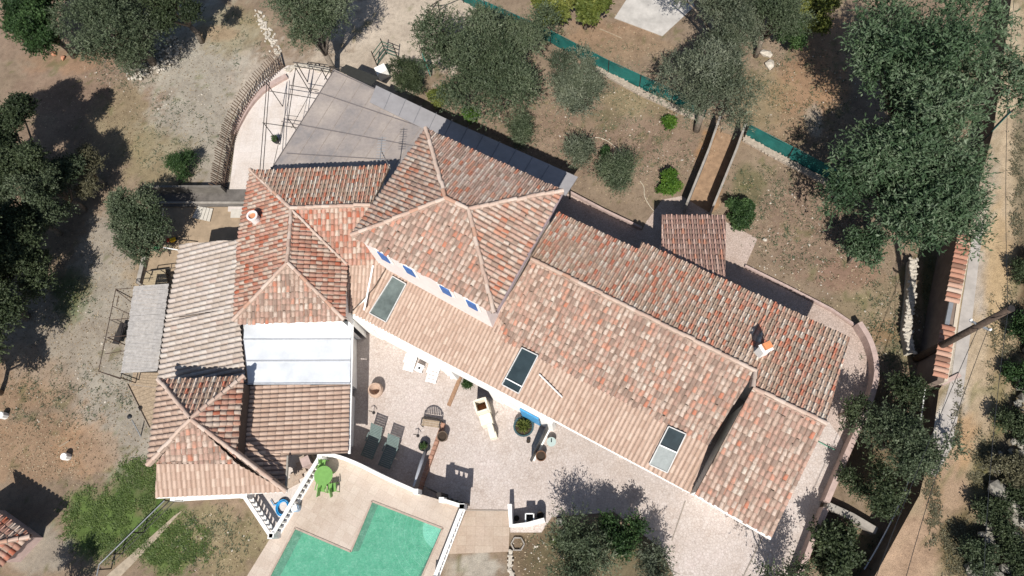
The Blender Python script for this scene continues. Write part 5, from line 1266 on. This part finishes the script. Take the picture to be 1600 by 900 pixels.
# green table + two chairs
def gchair(x, y, rz, lab):
    b_ = P(x, y, ZD); t = thing('garden_chair', b_, lab, 'chair', 'green chairs at the round green table'); ca, sa = math.cos(rz), math.sin(rz)
    def L_(v): return b_+Vector((v[0]*ca-v[1]*sa, v[0]*sa+v[1]*ca, v[2]))
    MB().box(L_((0, 0, .42)), (.42, .42, .03), rz).build('seat', M_green, t)
    MB().beam(L_((0, -.2, .45)), L_((0, -.3, .84)), .42, .03, (ca, sa, 0)).build('backrest', M_green, t)
    for s_ in (-1, 1):
        for f_ in (-1, 1): MB().tube([L_((s_*.19, f_*.19, .42)), L_((s_*.22, f_*.22, 0))], .022, 5).build('leg', M_green, t)
        MB().beam(L_((s_*.22, -.2, .62)), L_((s_*.22, .18, .62)), .05, .025).build('armrest', M_green, t)
tb = thing('round_table', P(513,745,ZD), 'round bright green garden table on the pool deck', 'table'); q = P(513,745,ZD)
MB().lathe(q+Vector((0, 0, .69)), [(.42, 0), (.47, .015), (.47, .035)], 28).build('tabletop', M_green, tb)
for a in (.6, 2.2, 3.7, 5.3): MB().tube([q+Vector((.3*math.cos(a), .3*math.sin(a), .69)), q+Vector((.38*math.cos(a), .38*math.sin(a), 0))], .025, 6).build('leg', M_green, tb)
gchair(507, 727, R(185), 'green plastic chair above the round green table, near the balustrades'); gchair(507, 762, R(-8), 'green plastic chair tucked below the round green table, left one'); gchair(523, 763, R(12), 'green plastic chair tucked below the round green table, right one')
# loungers
def lounger(hx, hy, fx, fy, wd, mat, lab, grp, slats=True, back=.45, bh=.55, z=ZP, sh=.34, arms=True):
    a_, b_ = P(hx, hy, z), P(fx, fy, z); d = (b_-a_); Ln = d.length; d.normalize(); x = Vector((-d.y, d.x, 0)); t = thing('lounge_chair', a_.lerp(b_, .5), lab, 'sun lounger', grp)
    hinge = a_+d*Ln*back*.75; up_ = Vector((0, 0, 1))
    def panel(p, q_, name, n_):
        mb = MB(); 
        for i in range(n_): 
            t0, t1 = (i+.1)/n_, (i+.9)/n_; u0, u1 = p.lerp(q_, t0), p.lerp(q_, t1); mb.beam(u0, u1, wd, .025, up_ if abs((q_-p).normalized().z) < .9 else d)
        for s_ in (-1, 1): mb.beam(p+x*s_*wd/2, q_+x*s_*wd/2, .05, .045)
        return mb.build(name, mat, t)
    seat0 = hinge+up_*sh; seat1 = b_+up_*(sh-.02)
    panel(seat0, seat1, 'seat', 11 if slats else 4)
    panel(seat0+up_*.01, a_+up_*(sh+bh), 'backrest', 8 if slats else 4)
    for s_ in (-1, 1):
        for p in (hinge, b_-d*.12): MB().tube([p+x*s_*wd*.45+up_*sh, p+x*s_*wd*.47], .022, 5).build('leg', mat, t)
        if arms: 
            p = hinge+x*s_*(wd/2+.04)+up_*(sh+.2); MB().beam(p-d*.1, p+d*.38, .06, .03).build('armrest', mat, t)
            MB().tube([p+d*.33, p+d*.33-up_*.2], .018, 5).build('arm_support', mat, t)
    return t
lounger(650, 549, 639, 582, .52, M_plwhite, 'white plastic garden chair, left of the white side table', 'white chairs by the arcade', False, .5, .6)
lounger(686, 564, 674, 600, .52, M_plwhite, 'white plastic garden chair, right of the white side table', 'white chairs by the arcade', False, .5, .6)
st2 = thing('side_table', P(658,578,ZP), 'small white square table with a black hole between the white chairs', 'table'); q = P(658,578,ZP)
MB().box(q+Vector((0, 0, .44)), (.42, .42, .035), R(-24)).build('tabletop', M_plwhite, st2); MB().lathe(q+Vector((0, 0, .459)), [(.07, 0), (.07, .006)], 14).build('parasol_hole', M_dark, st2)
for a in (.4, 1.97, 3.54, 5.1): MB().tube([q+Vector((.2*math.cos(a), .2*math.sin(a), .43)), q+Vector((.22*math.cos(a), .22*math.sin(a), 0))], .025, 5).build('leg', M_plwhite, st2)
lounger(596, 668, 575, 716, .62, M_plgrey, 'grey green slatted sun lounger, left of the shaded pair', 'grey loungers half in shade')
lounger(622, 684, 602, 731, .62, M_plgrey, 'grey green slatted sun lounger, right of the shaded pair', 'grey loungers half in shade')
# pots
pot('terracotta_jar', 590, 612, .38, .62, 'big open pale clay jar, orange inside, standing near the white chairs', simple('pale_clay', (.46, .33, .25, 1), .85, .2), rim=True, fill=False, cat='jar', prof=[(.22, 0), (.40, .3), (.40, .45), (.33, .58), (.36, .62), (.29, .62), (.30, .5), (.1, .1)])
pot('clay_pot', 694, 684, .26, .55, 'dark clay pot right of the wooden plank edging', simple('dark_clay', (.12, .085, .06, 1), .8)); pot('black_pot', 664, 698, .26, .35, 'black pot at the foot of the closed grey parasol', M_dark, plant=(.12, .2, 'laurel', 50, .1, .04))
pot('shrub_pot', 733, 602, .2, .3, 'pot with a dark green clipped shrub below the white arcade', M_dark, plant=(.24, .5, 'laurel', 260, .07, .04))
pot('clay_pot', 846, 714, .25, .5, 'dark clay pot with a pale rim beside the white partition wall', simple('brown_clay', (.16, .085, .05, 1), .8))
pot('round_planter', 819, 668, .50, .42, 'wide round dark planter with a spiky yellow green agave', simple('dark_green_glaze', (.05, .09, .10, 1), .35), plant=(.17, .35, 'yellow', 60, .30, .05), cat='planter')
pot('little_pot', 826, 690, .1, .2, 'tiny dark pot beside the lower end of the white partition wall', M_dark)
gtb = thing('glass_table', P(862,692,ZP), 'small round glass table right of the white partition wall', 'table'); q = P(862,692,ZP)
MB().lathe(q+Vector((0, 0, .40)), [(.24, 0), (.24, .02)], 20).build('tabletop', M_glassgreen, gtb); MB().tube([q, q+Vector((0, 0, .62))], .03, 6).build('stem', M_dark, gtb); MB().lathe(q, [(.16, 0), (.14, .03)], 14).build('foot', M_dark, gtb)
# partition panel: dark boards on a white kerb
a_, b_ = P(866,652,0), P(830,722,0); pn_ = thing('partition_panel', b_, 'dark partition panel on a white kerb running out from the arcade', 'panel')
mb = MB(); mb.add([a_, b_, b_+Vector((0, 0, 1.1)), a_+Vector((0, 0, 1.9))]+[p+Vector((.05, .03, 0)) for p in (a_, b_, b_+Vector((0, 0, 1.1)), a_+Vector((0, 0, 1.9)))], [(0,1,2,3),(7,6,5,4),(0,4,5,1),(1,5,6,2),(2,6,7,3),(3,7,4,0)])
mb.build('panel', M_dark, pn_); MB().beam(a_+Vector((.13, .05, .06)), b_+Vector((.13, .05, .06)), .09, .12).build('kerb', M_white, pn_)
tag(MB().box(P(589,519,ZP+.01), (.44, .32, .02), R(-28)).build('doormat', simple('grey_mat', (.16, .16, .16, 1), .95)), 'grey doormat near the left end of the arcade', 'doormat')
# wooden edging, brick edging
tag(MB().beam(P(720,588,ZP+.06), P(701,634,ZP+.06), .2, .12).build('timber_edging', simple('tan_timber', (.30, .18, .11, 1), .85, .3, 8)), 'brown timber beam lying from the arcade across the patio', 'timber')
bw = MB(); pth = resample(pxpath([(694,662),(684,690),(676,712),(664,745),(657,768)], 0), .22)
for i in range(len(pth)-1): bw.beam(pth[i].lerp(pth[i+1], .04)+Vector((0, 0, .16)), pth[i].lerp(pth[i+1], .96)+Vector((0, 0, .16)), .2, .3)
tag(bw.build('brick_edging', simple('red_brick', (.36, .20, .14, 1), .9, .35, 5)), 'low red brick edging between the slatted bench and the pool balustrade', 'edging')
# slatted bench with curved back (its back is an iron arch)
bn = thing('garden_bench', P(677,657,ZP), 'wooden bench with a dark arched slatted back on the patio', 'bench')
q0, q1 = P(663,658,ZP), P(691,662,ZP); d = (q1-q0).normalized(); yb = Vector((-d.y, d.x, 0)); 
if yb.y < 0: yb = -yb
W_ = (q1-q0).length
planksb = MB()
for i in range(3): planksb.beam(q0+yb*(-.05-.13*i)*-0+Vector((0, 0, .42))-yb*.12*i, q1+Vector((0, 0, .42))-yb*.12*i, .1, .03)
planksb.build('seat', M_woodpale, bn)
arch = []
for i in range(11):
    t_ = i/10; arch.append(q0.lerp(q1, t_)+yb*.1+Vector((0, 0, .45+.55*math.sin(math.pi*t_)**.5)))
MB().tube(arch, .035, 6).build('back_frame', M_iron, bn)
for i in range(1, 10): p = q0.lerp(q1, i/10)+yb*.1; MB().beam(p+Vector((0, 0, .42)), Vector((p.x, p.y, arch[i].z)), .06, .02, yb).build('back_slat', M_iron, bn)
for p in (q0, q1):
    for o_ in (.08, -.3): MB().tube([p+yb*o_+Vector((0, 0, .42)), p+yb*o_], .03, 5).build('leg', M_iron, bn)
    MB().beam(p+yb*.1+Vector((0, 0, .62)), p-yb*.3+Vector((0, 0, .62)), .05, .03).build('armrest', M_iron, bn)
# closed parasol leaning
ps = thing('parasol', P(664,705,ZP), 'closed grey parasol leaning beside the brick edging', 'parasol')
b_ = P(665,702,.3); e_ = P(646,760,2.0)
MB().tube([b_, b_.lerp(e_, .35), e_], [.05, .09, .05], 10).build('folded_canopy', simple('grey_canvas', (.42, .43, .46, 1), .8, .1), ps, smooth=True)
MB().tube([P(666,698,ZP), b_.lerp(e_, .1)], .03, 6).build('pole', M_greymet, ps); MB().lathe(P(667,699,ZP), [(.2, 0), (.18, .08)], 16).build('base', M_dark, ps)
# clay oven / stone barbecue
bq = thing('stone_barbecue', P(760,652,ZP), 'cream stone barbecue with an open chimney box and long counter', 'barbecue')
M_cream = simple('cream_stone', (.72, .66, .54, 1), .85, .12, 6)
a0 = P(757,641,ZP); rz = R(18)
def bx_(c, s, name='block', m_=M_cream): return MB().box(c, s, rz).build(name, m_, bq)
for dx, dy, sx, sy in ((-.3, 0, .09, .66), (.3, 0, .09, .66), (0, .3, .5, .09), (0, -.3, .5, .09)):
    ca, sa = math.cos(rz), math.sin(rz); bx_(a0+Vector((dx*ca-dy*sa, dx*sa+dy*ca, .75)), (sx, sy, 1.5), 'hood_side')
bx_(a0+Vector((0, 0, .5)), (.5, .5, .05), 'hearth', M_terra)
a1 = P(762,659,ZP); bx_(a1+Vector((0, 0, .42)), (.62, .55, .84), 'counter'); a2 = P(769,672,ZP); bx_(a2+Vector((-.02, .02, .35)), (.30, .62, .7), 'shelf'); a3 = P(772,682,ZP); bx_(a3+Vector((0, 0, .3)), (.36, .3, .6), 'end_block')
MB().tube([a2+Vector((.1, .2, .7)), a2+Vector((.25, .1, 1.1))], .03, 6).build('tap', M_iron, bq)
# small iron ornaments on the paving
for (x, y, lab) in ((584,645,'tiny bird shaped iron stand above the left grey lounger'), (653,681,'tiny bent iron stand between lounger and parasol'), (706,590,'little white lamp stand by the timber beam')):
    q = P(x, y, ZP); t = thing('iron_ornament', q, lab, 'ornament'); m_ = M_plwhite if 'white' in lab else M_iron
    MB().tube([q, q+Vector((0, 0, .5))], .02, 5).build('stem', m_, t); MB().tube([q+Vector((-.16, .03, .4)), q+Vector((0, 0, .52)), q+Vector((.16, -.1, .38))], .022, 5).build('wing', m_, t); MB().lathe(q, [(.09, 0), (.08, .03)], 10).build('foot', m_, t)
# railing and dark screen at the pool corner
rl = thing('iron_gate', P(680,765,ZP), 'iron bar gate between the brick edging and the dark screen', 'gate')
a_, b_ = P(668,762,ZP), P(694,775,ZP)
for z_ in (.12, 1.0): MB().tube([a_+Vector((0, 0, z_)), b_+Vector((0, 0, z_))], .02, 5).build('rail', M_iron, rl)
for i in range(9): p = a_.lerp(b_, i/8); MB().tube([p, p+Vector((0, 0, 1.0))], .011, 5).build('bar', M_iron, rl)
sc_ = thing('dark_screen', P(712,788,ZP), 'black privacy screen with a taller post beside the pool corner', 'screen')
a_, b_ = P(697,776,ZP), P(733,789,ZP); MB().beam(a_+Vector((0, 0, .78)), b_+Vector((0, 0, .78)), .05, 1.56).build('panel', M_dark, sc_)
MB().beam(a_, a_+Vector((0, 0, 1.9)), .2, .2).build('post', M_iron, sc_); MB().beam(b_, b_+Vector((0, 0, 1.6)), .08, .08).build('post', M_iron, sc_)
# white L wall with crate
lw_ = MB(); wallstrip(lw_, pxpath([(799,789),(801,822),(826,820),(852,813)]), .2, 0, 1.0); tag(lw_.build('planter_wall', M_white), 'white L shaped low wall at the edge of the bottom shrubs', 'wall')
cr = thing('white_crate', P(829,812,ZP), 'open white framed box inside the L shaped wall', 'box'); q = P(829,811,ZP)
for dx, dy, sx, sy in ((-.2, 0, .05, .5), (.2, 0, .05, .5), (0, .23, .4, .05), (0, -.23, .4, .05)): MB().box(q+Vector((dx, dy, .4)), (sx, sy, .8)).build('side', M_plwhite, cr)
MB().box(q+Vector((0, 0, .1)), (.38, .42, .04)).build('bottom', M_dark, cr)
pot('clay_pot', 808, 810, .13, .3, 'small dark pot in the corner of the L shaped wall', M_dark)
pot('clay_pot', 845, 805, .18, .7, 'tall dark urn at the right end of the L shaped wall', M_dark)
hx_ = MB(); c0 = P(809,850,.06); hp = [c0+Vector((.33*math.cos(i*math.pi/3), .33*math.sin(i*math.pi/3), 0)) for i in range(7)]
for i in range(6): hx_.beam(hp[i], hp[i+1], .06, .12)
tag(hx_.build('hexagon_border', M_conc), 'small hexagonal stone border left of the bottom grey tree', 'border')
tag(MB().lathe(P(875,816,.03), [(.16, 0), (.2, .25), (.14, .3)], 12).build('garden_stone', M_rock), 'round grey stone at the left foot of the bottom tree', 'stone')
stone_wall('stone_kerb', pxpath([(798,862),(797,890),(803,905)]), 0, .15, .25, 'little stone kerb beside the gravel at the bottom edge', 'kerb', rr=(.06, .11))
# garden hoses on the soil
for pts, lab in (([(918,222),(926,214),(942,216),(955,224),(968,236),(978,252),(985,262)], 'pale looped hose lying above the pair of spiky shrubs'), ([(1000,283),(1007,292),(1006,306),(1015,322),(1022,330)], 'pale hose curving between the shrub pair and tiled shelter'), ([(782,172),(779,184),(786,192)], 'short pale hose curl beside the lonely dark shrub')):
    tag(MB().tube(smoothpath(pxpath(pts, .04), 2), .022, 5).build('hose', simple('beige_hose', (.50, .44, .34, 1), .7)), lab, 'hose')
tag(MB().beam(P(937,45,.05), P(972,60,.05), .06, .05).build('timber', M_woodpale), 'thin pale stick on the soil below the bare white slab', 'timber')
tag(MB().tube(pxpath([(1279,690),(1292,697),(1305,703)], .07), .03, 5).build('hose', simple('green_hose', (.10, .26, .18, 1), .6)), 'thin green hose on the walk beside the far end roof', 'hose')

jn = MB()
for a_, b_ in (((1071,783),(1050,845)), ((1192,838),(1160,905)), ((706,797),(797,798))): jn.beam(P(*a_, ZP+.025), P(*b_, ZP+.025), .05, .012)
tag(jn.build('paving_joint', simple('joint_mortar', A(176,164,152), .95)), kind='structure')
